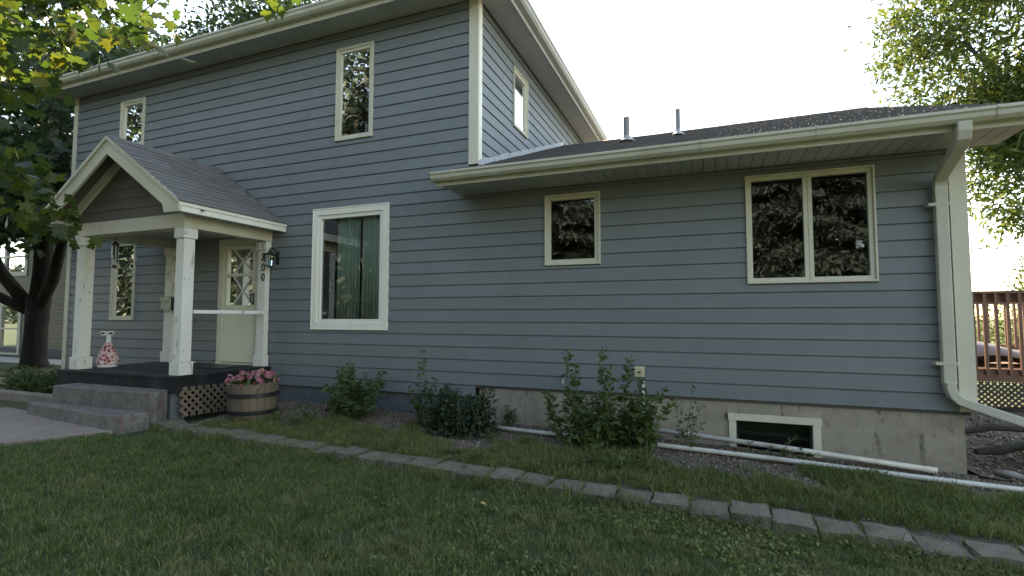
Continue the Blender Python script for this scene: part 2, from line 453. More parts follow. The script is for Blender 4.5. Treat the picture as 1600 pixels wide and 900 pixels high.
# ------------------------------------------------------------------ house
house = thing('house', (-5, 4, 0), 'two-storey house clad in blue-grey lap siding with a one-storey wing', 'house')
EXP = .1777
Z0 = .70
XL, XC, XR = -12.63, -3.09, 2.46          # left corner, upper corner, wing corner
SOF, WSOF = 6.34, 3.41
FRONT = lambda u, d, z: (u, -d, z)
SIDE = lambda u, d, z: (XC + d, u, z)

front_wins = [  # x0, x1, z0, z1
    (-11.09, -10.36, 5.05, 6.02), (-5.63, -4.90, 4.505, 6.05), (-6.045, -4.56, 1.45, 3.42),
    (-2.055, -1.30, 2.343, 3.30), (.418, 1.70, 2.04, 3.312), (-11.15, -10.44, 1.59, 3.15)]
door_hole = (-8.15, -7.17, .83, 3.03)
side_wins = [(1.40, 2.10, 4.93, 5.99)]

def wall_grid(mb, u0, u1, z0, z1, holes, d0, d1, T):
    us = sorted({u0, u1, *[h[0] for h in holes], *[h[1] for h in holes]})
    us = [u for u in us if u0 <= u <= u1]
    for a, c_ in zip(us, us[1:]):
        mid = (a+c_)/2
        hs = sorted([(h[2], h[3]) for h in holes if h[0] < mid < h[1]])
        z = z0
        for ha, hb in hs:
            if ha > z: mb.box(a, c_, d0, d1, z, min(ha, z1), T)
            z = max(z, hb)
        if z < z1: mb.box(a, c_, d0, d1, z, z1, T)

def inset(h, e): return (h[0]+e, h[1]-e, h[2]+e, h[3]-e)
mb = MB()
main_holes = [inset(h, .03) for h in front_wins if h[0] < -3.5] + [inset(door_hole, .03)]
wall_grid(mb, XL+.02, XC-.02, .5, 6.5, main_holes, -.14, -.004, FRONT)
wall_grid(mb, XC-.02, XR-.02, .66, 3.5, [inset(h, .03) for h in front_wins if h[0] > -3.5], -.14, -.004, FRONT)
wall_grid(mb, .14, 8.0, .5, 6.5, [inset(h, .03) for h in side_wins], -.14, -.004, SIDE)
mb.box(XL+.02, XL+.16, .15, 8.0, .3, 6.5)
mb.box(XL+.02, XC-.02, 8.0, 8.14, .3, 6.5)
mb.box(XR-.16, XR-.02, .15, 8.3, .5, 3.5)
mb.add([(XR-.02, -.0, 3.5), (XR-.02, 8.8, 3.5), (XR-.02, 4.4, 5.45), (XR-.16, 0, 3.5), (XR-.16, 8.8, 3.5), (XR-.16, 4.4, 5.45)], [(0, 1, 2), (5, 4, 3), (0, 2, 5, 3), (1, 4, 5, 2)])
mb.box(XC, XR-.02, 8.3, 8.44, .5, 3.5)
mb.build('wall', M['interior'], house)
mb = MB(); mb.box(XL+.2, XC-.2, .2, 7.9, 3.5, 3.7); mb.box(XL+.2, XR-.2, .2, 7.9, .45, .6); mb.box(XL+.2, XC-.2, .2, 7.9, 6.3, 6.36); mb.box(XC+.02, XR-.2, .2, 8.2, 3.42, 3.5)
mb.build('floor_slab', M['interior'], house)

# every siding board on its own: a wedge, thick at its lower edge
def board(u0, u1, z0, z1, T, parent=house, mat=None, top=None):
    if u1-u0 < .02 or z1-z0 < .012: return
    full = (z1-z0)/EXP
    g_ = min(.0145, (z1-z0)*.3)
    poly = [(.001, z0), (.027, z0), (.027-.012*full, z1-g_), (.003, z1-g_), (.003, z1), (.001, z1)]
    mb = MB()
    mb.prism([(p, q) for p, q in poly], u0, u1, lambda p, q, a: T(a, p, q))
    c_ = T((u0+u1)/2, 0, z0)
    return mb.build('siding_board', mat or M['siding'], parent, origin=c_)

def clad(u0, u1, z0, z1, holes, T, long=4.2):
    z = z0; k = 0
    while z < z1-.01:
        zt = min(z+EXP, z1)
        cuts = [u0, u1]
        act = [h for h in holes if h[2] < zt-.004 and h[3] > z+.004]
        for h in act: cuts += [h[0], h[1]]
        cuts = sorted({c_ for c_ in cuts if u0 <= c_ <= u1})
        for a, c_ in zip(cuts, cuts[1:]):
            mid = (a+c_)/2
            za, zb = z, zt; skip = False
            for h in act:
                if h[0] < mid < h[1]:
                    if h[2] <= z+.012 and h[3] >= zt-.012: skip = True
                    elif h[2] > z: zb = min(zb, h[2])
                    else: za = max(za, h[3])
            if skip: continue
            # butt joints
            if c_-a > long*1.25:
                j = a + (c_-a)*random.uniform(.35, .65)
                board(a, j-.0012, za, zb, T); board(j+.0012, c_, za, zb, T)
            else:
                board(a, c_, za, zb, T)
        z = zt; k += 1

holesF = front_wins + [(-8.15, -7.17, .80, 3.03)]
clad(XL+.1, XC-.12, Z0, SOF-.002, [h for h in holesF if h[0] < -3.5], FRONT, 5.5)
clad(XL+.1, XC-.0, .535, Z0, [(-8.15, -7.17, .4, 3.03)], FRONT, 6)
clad(XC-.12, XR-.12, Z0, WSOF-.002, [h for h in holesF if h[0] > -3.5], FRONT, 5.0)
clad(.02, 7.9, Z0+17*EXP, SOF-.002, side_wins, SIDE, 6)

# corner boards
def cb(x0, x1, y0, y1, z0, z1, mat=M['trim']): return MB().box(x0, x1, y0, y1, z0, z1).build('corner_board', mat, house)
cb(XL-.02, XL+.098, -.034, .02, .535, SOF)
cb(XC-.118, XC+.033, -.034, .0, 3.86, SOF)
cb(XC+.001, XC+.035, .002, .10, 3.86, SOF, M['casing'])
cb(XR-.118, XR+.027, -.034, 0, Z0, WSOF)
cb(XR+.0, XR+.028, .002, .12, Z0, WSOF)

# foundations
MB().box(XL+.03, XC+.05, .012, .25, .05, .54).build('foundation', M['bluefound'], house)
fm = MB()
wall_grid(fm, XC+.052, XR-.07, -.25, .698, [(.187, 1.117, .06, .53)], -.25, -.012, FRONT)
fm.box(XR-.30, XR-.07, .26, 8.2, -.2, .698)
fm.build('foundation', M['concrete'], house)
tag(MB().box(XC+.054, XC+.14, .006, .011, .625, .697).build('painted_patch', paint('old_red_paint', (.26, .07, .06), .3, .8, (1, 1, 1), 9, .5, (.2, .18, .15), .8), house), 'patch of old dark red paint on the foundation')

# windows
def ring(mb, u0, u1, z0, z1, w, d0, d1, T, wb=None):
    wb = wb or w
    mb.box(u0, u0+w, d0, d1, z0+wb, z1-w, T); mb.box(u1-w, u1, d0, d1, z0+wb, z1-w, T)
    mb.box(u0, u1, d0, d1, z1-w, z1, T); mb.box(u0, u1, d0, d1, z0, z0+wb, T)

def window(h, T, cw, sashes=1, mat='trim', label=None, sill=False, sw=.045, parent=house):
    u0, u1, z0, z1 = h
    mb = MB(); ring(mb, u0, u1, z0, z1, cw, -.10, .040, T)
    # thin raised outer bead
    ring(mb, u0+.004, u1-.004, z0+.004, z1-.004, .014, .040, .048, T)
    win = mb.build('window', M[mat], parent)
    if label: win['label'] = label
    a, c_, e, f_ = u0+cw, u1-cw, z0+cw, z1-cw
    step = (c_-a)/sashes
    for k in range(sashes):
        p0, p1 = a+k*step+.002, a+(k+1)*step-.002
        sb = MB(); ring(sb, p0, p1, e+.002, f_-.002, sw, -.05, .022, T)
        sb.build('sash', M[mat], win)
        pb = MB(); pb.box(p0+sw-.004, p1-sw+.004, -.012, -.006, e+sw-.004, f_-sw+.004, T)
        pb.build('pane', M['glass'], win)
    if sill:
        sb = MB(); sb.box(u0-.012, u1+.012, .0, .058, z0-.03, z0-.001, T); sb.build('sill', M[mat], win)
    return win

window(front_wins[0], FRONT, .045, label='small upstairs window above the porch roof')
window(front_wins[1], FRONT, .035, label='tall upstairs window with cream frame')
window(front_wins[2], FRONT, .11, mat='casing', sw=.06, label='picture window with broad white casing and green curtains')
window(front_wins[3], FRONT, .03, label='small square-ish window under the wing eave')
window(front_wins[4], FRONT, .022, sashes=2, sw=.042, label='double casement window near the downspout')
window(front_wins[5], FRONT, .035, label='tall narrow window behind the porch')
window(side_wins[0], SIDE, .03, label='upstairs window on the side wall above the wing roof')

# basement window in the concrete
bw = (.187, 1.117, .06, .53)
mb = MB()
mb.box(bw[0], bw[0]+.075, -.10, .012, bw[2], bw[3]-.07, FRONT); mb.box(bw[1]-.075, bw[1], -.10, .012, bw[2], bw[3]-.07, FRONT)
mb.box(bw[0]-.01, bw[1]+.01, -.10, .02, bw[3]-.07, bw[3]+.005, FRONT)
bwin = mb.build('basement_window', M['trim'], house)
MB().box(bw[0]+.075, bw[1]-.075, -.085, -.08, bw[2], bw[3]-.07, FRONT).build('pane', M['glass'], bwin)
sb = MB(); ring(sb, bw[0]+.076, bw[1]-.076, bw[2], bw[3]-.071, .022, -.078, -.06, FRONT); sb.build('sash', M['dark'], bwin)
MB().box(bw[0]-.05, bw[1]+.05, .32, .36, -.2, .6).build('dark_backing', M['dark'], house)  # black sheet added behind the pane, standing in for the basement's darkness

# entrance door with storm door, crossed muntins
dx0, dx1, dz0, dz1 = -8.15, -7.17, .86, 3.03
mb = MB()
mb.box(dx0, dx0+.11, -.1, .044, dz0, dz1-.12, FRONT); mb.box(dx1-.11, dx1, -.1, .044, dz0, dz1-.12, FRONT)
mb.box(dx0-.01, dx1+.01, -.1, .05, dz1-.12, dz1, FRONT); mb.box(dx0, dx1, -.1, .06, dz0-.04, dz0-.001, FRONT)
door = mb.build('door', M['trim'], house); door['label'] = 'cream storm door with crossed muntins'
a, c_ = dx0+.115, dx1-.115
gz0, gz1 = 1.86, 2.84
mb = MB()
mb.box(a, a+.075, -.03, .024, dz0+.012, dz1-.125, FRONT); mb.box(c_-.075, c_, -.03, .024, dz0+.012, dz1-.125, FRONT)
mb.box(a+.075, c_-.075, -.03, .024, dz0+.012, gz0, FRONT); mb.box(a+.075, c_-.075, -.03, .024, gz1, dz1-.125, FRONT)
mb.box(a+.075, c_-.075, -.03, .028, 2.365, 2.415, FRONT)
mb.build('door_leaf', M['door'], door)
MB().box(a+.072, c_-.072, -.018, -.012, gz0-.003, gz1+.003, FRONT).build('pane', M['glass'], door)
for (lo, hi) in ((gz0, 2.365), (2.415, gz1)):
    for sgn in (1, -1):
        x0_, x1_ = (a+.20, c_-.10) if sgn > 0 else (c_-.10, a+.20)
        mb = MB()
        v = Vector((x1_-x0_, 0, hi-lo)).normalized(); n_ = Vector((-v.z, 0, v.x))*.011
        P = Vector((x0_, -.004 if sgn > 0 else -.002, lo)); Q = Vector((x1_, P.y, hi))
        t_ = Vector((0, .004, 0))
        mb.add([P-n_, P+n_, Q+n_, Q-n_, P-n_+t_, P+n_+t_, Q+n_+t_, Q-n_+t_], [(0, 1, 2, 3), (7, 6, 5, 4), (0, 4, 5, 1), (1, 5, 6, 2), (2, 6, 7, 3), (3, 7, 4, 0)])
        mb.build('muntin', M['casing'], door)
mb = MB(); mb.tube([(c_-.035, -.03, 2.05), (c_-.035, -.075, 2.03), (c_-.04, -.08, 1.95), (c_-.035, -.07, 1.90), (c_-.035, -.03, 1.88)], [.010, .012, .014, .012, .008], 6); mb.box(c_-.055, c_-.018, -.028, -.024, 1.86, 2.07)
mb.build('handle', M['dark'], door)

# eaves of the wing: fascia, gutter, soffit panels
GP = [(0, 0), (-.075, 0), (-.105, .03), (-.112, .07), (-.128, .085), (-.128, .112), (0, .112)]
def gutterX(x0, x1, y, z, sc=1.0, name='gutter', parent=house):
    mb = MB(); mb.prism([(p*sc, q*sc) for p, q in GP], x0, x1, lambda p, q, a: (a, y+p, z+q)); return mb.build(name, M['gutter'], parent)
WG = (-3.36, 2.76)
gw = gutterX(WG[0], WG[1], -.735, 3.425)
MB().box(WG[0]+.02, WG[1]-.02, -.733, -.705, 3.375, 3.53).build('fascia', M['gutter'], house)
for xj in (-3.05, -.05, 1.02, 2.42):     # joint clips in the gutter
    mb = MB(); mb.prism([(p*1.05-.001, q*1.03-.002) for p, q in GP], xj, xj+.022, lambda p, q, a: (a, -.735+p, 3.425+q)); mb.build('gutter_joint', M['gutter'], gw)
x = WG[0]+.03
soff_me = None
while x < XR+.2:
    y1 = -.001 if x > XC+.05 or True else 0
    mb = MB(); mb.box(x+.003, x+.122, -.703, -.020, WSOF, WSOF+.02); mb.box(x+.122, x+.1265, -.703, -.02, WSOF+.008, WSOF+.02)
    mb.build('soffit_panel', M['soffit'], house, origin=(x, -.36, WSOF)); x += .127
# rake board of the wing's gable
s_w = .386
mb = MB()
for (ya, yb) in ((-.72, 4.4), (9.52, 4.4)):
    za, zb = 3.50, 3.50+s_w*(4.4+.72)
    mb.add([(2.70, ya, za-.02), (2.70, yb, zb-.02), (2.70, yb, zb-.19), (2.70, ya, za-.13), (2.735, ya, za-.02), (2.735, yb, zb-.02), (2.735, yb, zb-.19), (2.735, ya, za-.13)],
           [(0, 1, 2, 3), (7, 6, 5, 4), (0, 4, 5, 1), (1, 5, 6, 2), (2, 6, 7, 3), (3, 7, 4, 0)])
mb.build('rake_board', M['trim'], house)
mb = MB()
mb.add([(2.70, -.70, 3.40), (2.70, 4.4, 5.30), (XR-.02, 4.4, 5.30), (XR-.02, -.70, 3.40), (2.70, -.70, 3.43), (2.70, 4.4, 5.33), (XR-.02, 4.4, 5.33), (XR-.02, -.70, 3.43)], [(0, 1, 2, 3), (7, 6, 5, 4), (0, 4, 5, 1), (1, 5, 6, 2), (2, 6, 7, 3), (3, 7, 4, 0)])
mb.build('rake_soffit', M['soffit'], house)

# wing roof deck and shingles
def roofz(y): return 3.53 + s_w*(y+.80)
mb = MB()
mb.add([(XC+.03, -.80, 3.505), (2.74, -.80, 3.505), (2.74, 4.4, roofz(4.4)-.025), (XC+.03, 4.4, roofz(4.4)-.025), (2.74, 9.6, 3.505), (XC+.03, 9.6, 3.505)], [(0, 1, 2, 3), (3, 2, 4, 5)])
mb.add([(-3.37, -.80, 3.505), (XC+.03, -.80, 3.505), (XC+.03, -.02, roofz(-.02)-.025), (-3.37, -.02, roofz(-.02)-.025)], [(0, 1, 2, 3)])
mb.build('roof_deck', M['shingle2'], house)
mb = MB()
rows = int((4.4+.84)*math.hypot(1, s_w)/.14)+1
L = math.hypot(1, s_w); dy, dz = 1/L, s_w/L
for r_ in range(rows):
    y0 = -.845 + r_*.14*dy
    xx = -3.39 if y0 < -.15 else XC+.03
    xx += -random.uniform(0, .2)*0
    first = True
    while xx < 2.75:
        w_ = random.uniform(.14, .34)
        x1_ = min(xx+w_, 2.765)
        t = .006+random.uniform(0, .008)
        len_ = .16
        za = roofz(y0)-.012
        ya, yb = y0, y0+len_*dy
        zb = za+len_*dz
        if yb > 4.42: break
        mb.add([(xx+.002, ya, za), (x1_-.002, ya, za), (x1_-.002, yb, zb), (xx+.002, yb, zb), (xx+.002, ya-t*dz*1, za+t+.006), (x1_-.002, ya-t*dz, za+t+.006), (x1_-.002, yb, zb+.004), (xx+.002, yb, zb+.004)],
               [(4, 5, 6, 7), (0, 1, 5, 4), (1, 2, 6, 5), (3, 0, 4, 7)])
        xx = x1_
mb.build('roof_shingles', M['shingle2'], house, kind='stuff')
mb = MB()
xx = XC+.05
while xx < 2.74:
    h_ = random.uniform(.002, .010); mb.prism([(4.27, roofz(4.27)+.004), (4.4, roofz(4.4)+.004+h_), (4.53, roofz(4.27)+.004), (4.53, roofz(4.27)-.02), (4.27, roofz(4.27)-.02)], xx, xx+.14, lambda p, q, a: (a, p, q)); xx += .142
mb.build('ridge_cap', M['shingle2'], house, kind='stuff')
# step flashing up the side wall
k = 0; y = -.02
while y < 4.4:
    mb = MB(); mb.add([(XC+.031, y, roofz(y)-.02), (XC+.031, y+.19, roofz(y+.19)-.02), (XC+.031, y+.19, roofz(y+.19)+.085+random.uniform(-.01, .01)), (XC+.031, y, roofz(y)+.085+random.uniform(-.012, .012)),
                       (XC+.038, y, roofz(y)-.02), (XC+.038, y+.19, roofz(y+.19)-.02), (XC+.038, y+.19, roofz(y+.19)+.08), (XC+.038, y, roofz(y)+.08)],
                      [(0, 1, 2, 3), (7, 6, 5, 4), (0, 4, 5, 1), (1, 5, 6, 2), (2, 6, 7, 3), (3, 7, 4, 0)])
    mb.build('flashing', M['flash'], house); y += .2
# vents
for (vx, vy, rad, hgt, bent) in ((-1.245, 2.0, .052, .42, 0), (-.42, 2.08, .036, .44, 1)):
    zb = roofz(vy)
    mb = MB(); mb.tube([(vx, vy, zb-.05), (vx, vy, zb+hgt)], rad, 14)
    vt = mb.build('vent_pipe', M['vent'], house, smooth=False)
    mb = MB(); mb.lathe([(rad*2.6, zb+.0), (rad*2.5, zb+.02), (rad*1.35, zb+.055), (rad*1.15, zb+.10)], vx, vy, 14); mb.build('vent_boot', M['flash'], vt)

# upper roof: eaves all round, hip roof
EX0, EX1, EY0, EY1 = -12.76, -2.62, -.47, 8.5
x = EX0+.02
while x < EX1-.02:
    x1_ = min(x+.30, EX1-.02); mb = MB(); mb.box(x+.002, x1_-.002, EY0+.02, -.020, SOF, SOF+.02); mb.build('soffit_panel', M['soffit'], house, origin=(x, -.2, SOF)); x += .30
y = -.018
while y < 8.3:
    mb = MB(); mb.box(XC+.03, EX1-.02, y+.002, y+.298, SOF, SOF+.02); mb.build('soffit_panel', M['soffit'], house, origin=(EX1-.2, y, SOF)); y += .30
mb = MB(); mb.box(EX0, EX1, EY0, EY0+.02, SOF-.045, SOF+.17); mb.build('fascia', M['gutter'], house)
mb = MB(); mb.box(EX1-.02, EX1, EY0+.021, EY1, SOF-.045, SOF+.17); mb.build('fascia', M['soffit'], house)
mb = MB(); mb.box(EX0, EX0+.02, EY0+.021, EY1, SOF-.045, SOF+.17); mb.box(EX0+.02, EX1-.02, EY1-.02, EY1, SOF-.045, SOF+.17); mb.box(EX0+.02, XL, -.02, EY1-.02, SOF, SOF+.02); mb.box(XL, XC, 8.14, EY1-.02, SOF, SOF+.02); mb.build('fascia', M['gutter'], house)
gutterX(EX0-.03, EX1+.12, EY0-.002, SOF+.035, 1.1)
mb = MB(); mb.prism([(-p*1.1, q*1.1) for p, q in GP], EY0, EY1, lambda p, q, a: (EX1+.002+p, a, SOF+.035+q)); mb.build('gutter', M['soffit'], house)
rz = SOF+.15
cx0, cx1, cyr = EX0+4.4, EX1-4.4, (EY0+EY1)/2
mb = MB(); mb.add([(EX0-.02, EY0-.05, rz), (EX1+.05, EY0-.05, rz), (EX1+.05, EY1+.05, rz), (EX0-.02, EY1+.05, rz), (cx0, cyr, rz+1.85), (cx1, cyr, rz+1.85)], [(0, 1, 5, 4), (1, 2, 5), (2, 3, 4, 5), (3, 0, 4), (3, 2, 1, 0)])
mb.build('roof', M['shingle2'], house)

# downspout at the wing corner
def sweep_rect(path, w_, d_, ref):
    mb = MB(); base = 0; path = [Vector(p) for p in path]
    for i, p in enumerate(path):
        dv = (path[min(i+1, len(path)-1)]-path[max(i-1, 0)]).normalized()
        a_ = ref - dv*ref.dot(dv); a_.normalize(); b_ = dv.cross(a_)
        for (s1, s2) in ((-1, -1), (1, -1), (1, 1), (-1, 1)): mb.v.append(tuple(p+a_*s1*w_/2+b_*s2*d_/2))
    n = len(path)
    for i in range(n-1):
        for k in range(4): mb.f.append((i*4+k, i*4+(k+1) % 4, (i+1)*4+(k+1) % 4, (i+1)*4+k))
    mb.f.append((3, 2, 1, 0)); mb.f.append(tuple((n-1)*4+k for k in range(4)))
    return mb
X_ = 2.245
ds = sweep_rect([(2.195, -.79, 3.44), (2.195, -.785, 3.36), (2.197, -.765, 3.30), (2.203, -.70, 3.265), (2.235, -.18, 3.105), (2.243, -.115, 3.07), (X_, -.088, 3.01), (X_, -.085, 2.0), (X_, -.085, .98)], .108, .08, Vector((1, 0, 0)))
dsp = ds.build('downspout', M['gutter'], house, bevel=.008)
el = sweep_rect([(X_, -.085, 1.0), (X_+.005, -.085, .93), (X_+.028, -.086, .865), (X_+.075, -.09, .815), (X_+.15, -.097, .785), (X_+.55, -.14, .645), (X_+1.2, -.20, .42), (X_+1.65, -.25, .26)], .112, .085, Vector((0, 1, 0)))
el.build('elbow', M['gutter'], dsp, bevel=.008)
for zc in (2.80, 1.17):
    mb = MB(); mb.box(X_-.115, X_+.064, -.131, -.02, zc, zc+.032); mb.build('strap', M['gutter'], dsp)
for zc in (2.94, 2.97, 2.91):
    mb = MB(); mb.box(X_-.058, X_+.058, -.129, -.04, zc, zc+.012); mb.build('crimp', M['gutter'], dsp)

# curtains behind the picture window
for nm, x0_, x1_, lab in (('curtain', -5.62, -5.20, 'left of two pale green curtains in the picture window'), ('curtain', -5.13, -4.72, 'right of two pale green curtains in the picture window')):
    n = 60; vs = []
    for i in range(n+1):
        u = i/n; xx = x0_+(x1_-x0_)*u
        yy = .078+.028*math.sin(u*38*(x1_-x0_)/.4)+.006*math.sin(u*97)
        vs += [(xx-.02*(0 if x0_ < -5.3 else -1)*0, yy, 1.57), (xx+.01*math.sin(9*u), yy*.8+.02, 3.30)]
    fs = [(2*i, 2*i+2, 2*i+3, 2*i+1) for i in range(n)]
    mb = MB(); mb.add(vs, fs); o = mb.build(nm, M['curtain'], origin=((x0_+x1_)/2, .1, 1.57), smooth=True)
    so = o.modifiers.new('solid', 'SOLIDIFY'); so.thickness = .004
    tag(o, lab, 'curtain', 'curtains in the picture window')

# ------------------------------------------------------------------ porch
porch = thing('porch', (-8.2, -.85, .2), 'gabled front porch with peeling white posts and shingled roof', 'porch')
PXR, PXL, PYF = -6.95, -9.46, -1.55
DZ = .83
# deck boards and skirt
y = -1.70
while y < -.01:
    mb = MB(); mb.box(-9.52, -6.86, y+.003, min(y+.138, -.03), DZ-.035, DZ); mb.build('deck_board', M['deckpaint'], porch, origin=(-8.2, y, DZ)); y += .141
mb = MB(); mb.box(-9.50, -6.88, -1.685, -1.645, .60, DZ-.036); mb.box(-6.92, -6.88, -1.644, -.02, .60, DZ-.036); mb.box(-9.50, -9.46, -1.644, -.02, .25, DZ-.036); mb.build('skirt_board', M['deckpaint'], porch)
mb = MB(); mb.box(-9.48, -7.0, -1.64, -1.60, .2, .60); mb.build('skirt_board', M['deckpaint'], porch)
mb = MB(); mb.box(-7.12, -6.95, -1.66, -1.45, .18, .60); mb.build('pier', M['bluefound'], porch)
# posts
def post(x0_, y0_, z0_, z1_, w_, d_, nm='post'):
    mb = MB(); mb.box(x0_, x0_+w_, y0_, y0_+d_, z0_+.19, z1_-.15); p = mb.build(nm, M['post'], porch, bevel=.006)
    e = .022
    back = e if nm == 'post' else 0
    mb = MB(); mb.box(x0_-e, x0_+w_+e, y0_-e, y0_+d_+back, z0_, z0_+.188); mb.build('base', M['post'], p, bevel=.005)
    mb = MB(); mb.box(x0_-e, x0_+w_+e, y0_-e, y0_+d_+back, z1_-.148, z1_-.001); mb.build('cap', M['post'], p, bevel=.005)
    return p
p1 = post(PXR-.165, PYF, DZ, 2.93, .165, .165); p1['label'] = 'front porch post beside the barrel, paint peeling'
p2 = post(PXL+.04, PYF, DZ, 2.93, .165, .165); p2['label'] = 'front porch post beside the tree'
p3 = post(-7.13, -.125, DZ, 2.93, .18, .09, 'pilaster'); p3['label'] = 'half post with house number 800'
p4 = post(-9.43, -.125, DZ, 2.93, .20, .10, 'pilaster')
# beams
def beam(*a): return MB().box(*a).build('beam', M['trim'], porch, bevel=.004)
beam(PXL-.02, PXR+.02, PYF-.02, PYF+.18, 2.932, 3.135)
beam(PXR-.18, PXR+.02, PYF+.181, -.02, 2.932, 3.135)
beam(PXL-.02, PXL+.18, PYF+.181, -.02, 2.932, 3.135)
x = PXL+.185
while x < PXR-.19:
    mb = MB(); mb.box(x+.002, min(x+.128, PXR-.182), PYF+.182, -.022, 3.06, 3.075); mb.build('ceiling_board', M['soffit'], porch, origin=(x, -.8, 3.06)); x += .13
# roof planes
AX, AZ, RY0 = -8.205, 4.33, -1.88
EXR, EXL, EZ = -6.62, -9.79, 3.24
slope = (AZ-EZ)/(EXR-AX)
def rzp(x): return AZ - slope*abs(x-AX)
T_XZ = lambda p, q, a: (p, a, q)
mb = MB()
mb.prism([(AX, AZ-.015), (EXR, EZ-.015), (EXR, EZ-.045), (AX, AZ-.055)], RY0+.03, -.02, T_XZ)
mb.prism([(AX, AZ-.015), (AX, AZ-.055), (EXL, EZ-.045), (EXL, EZ-.015)], RY0+.03, -.02, T_XZ)
proof = mb.build('roof', M['gable'], porch)
proof['label'] = 'steep gable roof with grey shingles'
# rake fascia on the front, with square returns at the feet
for sg in (1, -1):
    ex = EXR if sg > 0 else EXL
    mb = MB()
    X = lambda t: AX+sg*t
    W = abs(ex-AX)
    mb.prism([(X(0), AZ-.02), (X(W), EZ-.02), (X(W+.005), EZ-.16), (X(W-.30), EZ-.16), (X(W-.335), EZ-.10+.06), (X(0), AZ-.02-.26)], RY0, RY0+.035, T_XZ)
    mb.build('rake_board', M['trim'], porch)
    mb = MB(); mb.prism([(X(0), AZ-.01), (X(W+.02), EZ-.012), (X(W+.02), EZ-.06), (X(0), AZ-.065)], RY0-.022, RY0-.001, T_XZ); mb.build('rake_trim', M['trim'], porch)
    # inner rake trim against the recessed gable
    mb = MB(); mb.prism([(X(0), AZ-.056), (X(W-.10), EZ+.02), (X(W-.10), EZ-.104), (X(W-.22), EZ-.104), (X(0), AZ-.24)], PYF-.045, PYF-.012, T_XZ); mb.build('gable_trim', M['trim'], porch)
    # eave fascia, two steps
    xa, xb = sorted((ex-sg*.03, ex+sg*.006)); mb = MB(); mb.box(xa, xb, RY0+.001, -.022, EZ-.075, EZ-.016); e1 = mb.build('eave_fascia', M['casing'], porch)
    xa, xb = sorted((ex-sg*.055, ex-sg*.012)); mb = MB(); mb.box(xa, xb, RY0+.036, -.022, EZ-.155, EZ-.076); mb.build('eave_fascia', M['casing'], porch)
    xa, xb = sorted((ex-sg*.056, AX+sg*(PXR-AX+.021))); mb = MB(); mb.box(xa, xb, RY0+.036, -.022, EZ-.13, EZ-.115); mb.build('eave_soffit', M['soffit'], porch)
    # sloping soffit under the overhang
    mb = MB(); mb.prism([(X(0), AZ-.062), (X(W-.06), EZ-.02), (X(W-.06), EZ-.035), (X(0), AZ-.08)], RY0+.036, PYF-.013, T_XZ); mb.build('rake_soffit', M['gable'], porch)
# gable siding
z = 3.137
while z < AZ-.12:
    zt = min(z+.158, AZ-.10)
    hw = lambda zz: max(.01, (AZ-.075-zz)/slope)
    a0, a1 = hw(z), hw(zt)
    mb = MB()
    mb.add([(AX-a0, PYF-.012, z), (AX+a0, PYF-.012, z), (AX+a1, PYF-.001, zt), (AX-a1, PYF-.001, zt), (AX-a0, PYF+.02, z), (AX+a0, PYF+.02, z), (AX+a1, PYF+.02, zt), (AX-a1, PYF+.02, zt)], [(0, 1, 2, 3), (7, 6, 5, 4), (0, 4, 5, 1), (1, 5, 6, 2), (2, 6, 7, 3), (3, 7, 4, 0)])
    mb.build('gable_board', M['gable'], porch, origin=(AX, PYF, z)); z = zt
# shingles on both slopes, one tab at a time
SL = math.hypot(1, slope); ca, sa = 1/SL, slope/SL
slen = abs(EXR-AX)*SL+.03
nrow = int(slen/.135)
tabs = []
for i in range(4):
    w_ = (.29, .26, .22, .31)[i]; t = (.007, .011, .009, .013)[i]
    me = bpy.data.meshes.new('shingle')
    vs = [(0, 0, 0), (0, w_, 0), (-.165, w_, 0), (-.165, 0, 0), (0, 0, t+.004), (0, w_, t+.004), (-.165, w_, .003), (-.165, 0, .003)]
    me.from_pydata(vs, [], [(0, 3, 2, 1), (4, 5, 6, 7), (0, 1, 5, 4), (1, 2, 6, 5), (2, 3, 7, 6), (3, 0, 4, 7)])
    me.materials.append(M['shingle']); tabs.append((me, w_))
for sg in (1, -1):
    for r_ in range(nrow):
        d0 = slen - r_*.135                      # distance of the row's lower edge from the ridge
        y = RY0-.018-random.uniform(0, .12)*0 - (.13 if r_ % 2 else 0)*0
        y = RY0-.02
        while y < -.06:
            me, w_ = random.choice(tabs)
            if y+w_ > -.022: me, w_ = tabs[2]
            if y+w_ > -.018: break
            o = link_mesh('shingle', me, None, proof, (AX+sg*d0*ca, y if sg > 0 else y+w_, AZ-.010-d0*sa+.0))
            o.rotation_euler = (0, math.atan(slope), 0) if sg > 0 else (0, math.atan(slope), math.pi)
            if sg < 0:
                o.rotation_euler = Matrix.Rotation(math.pi, 3, 'Z').to_4x4().to_3x3().__matmul__(Matrix.Rotation(math.atan(slope), 3, 'Y')).to_euler()
            y += w_+.003
mb = MB()
y = RY0-.02
while y < -.1:
    mb = MB(); mb.prism([(AX, AZ+.012), (AX+.13*ca, AZ-.13*sa+.012), (AX+.13*ca, AZ-.13*sa), (AX, AZ), (AX-.13*ca, AZ-.13*sa), (AX-.13*ca, AZ-.13*sa+.012)], y, y+.2, T_XZ); mb.build('ridge_shingle', M['shingle'], proof); y += .2
# handrail
mb = MB(); pts = [(-7.0, PYF+.20, 1.735), (-7.0, -1.0, 1.73), (-7.0, -.6, 1.735), (-7.0, -.125, 1.73)]
mb.box(-7.035, -6.965, PYF+.198, -.124, 1.70, 1.755); mb.build('handrail', M['rail'], porch, bevel=.008)
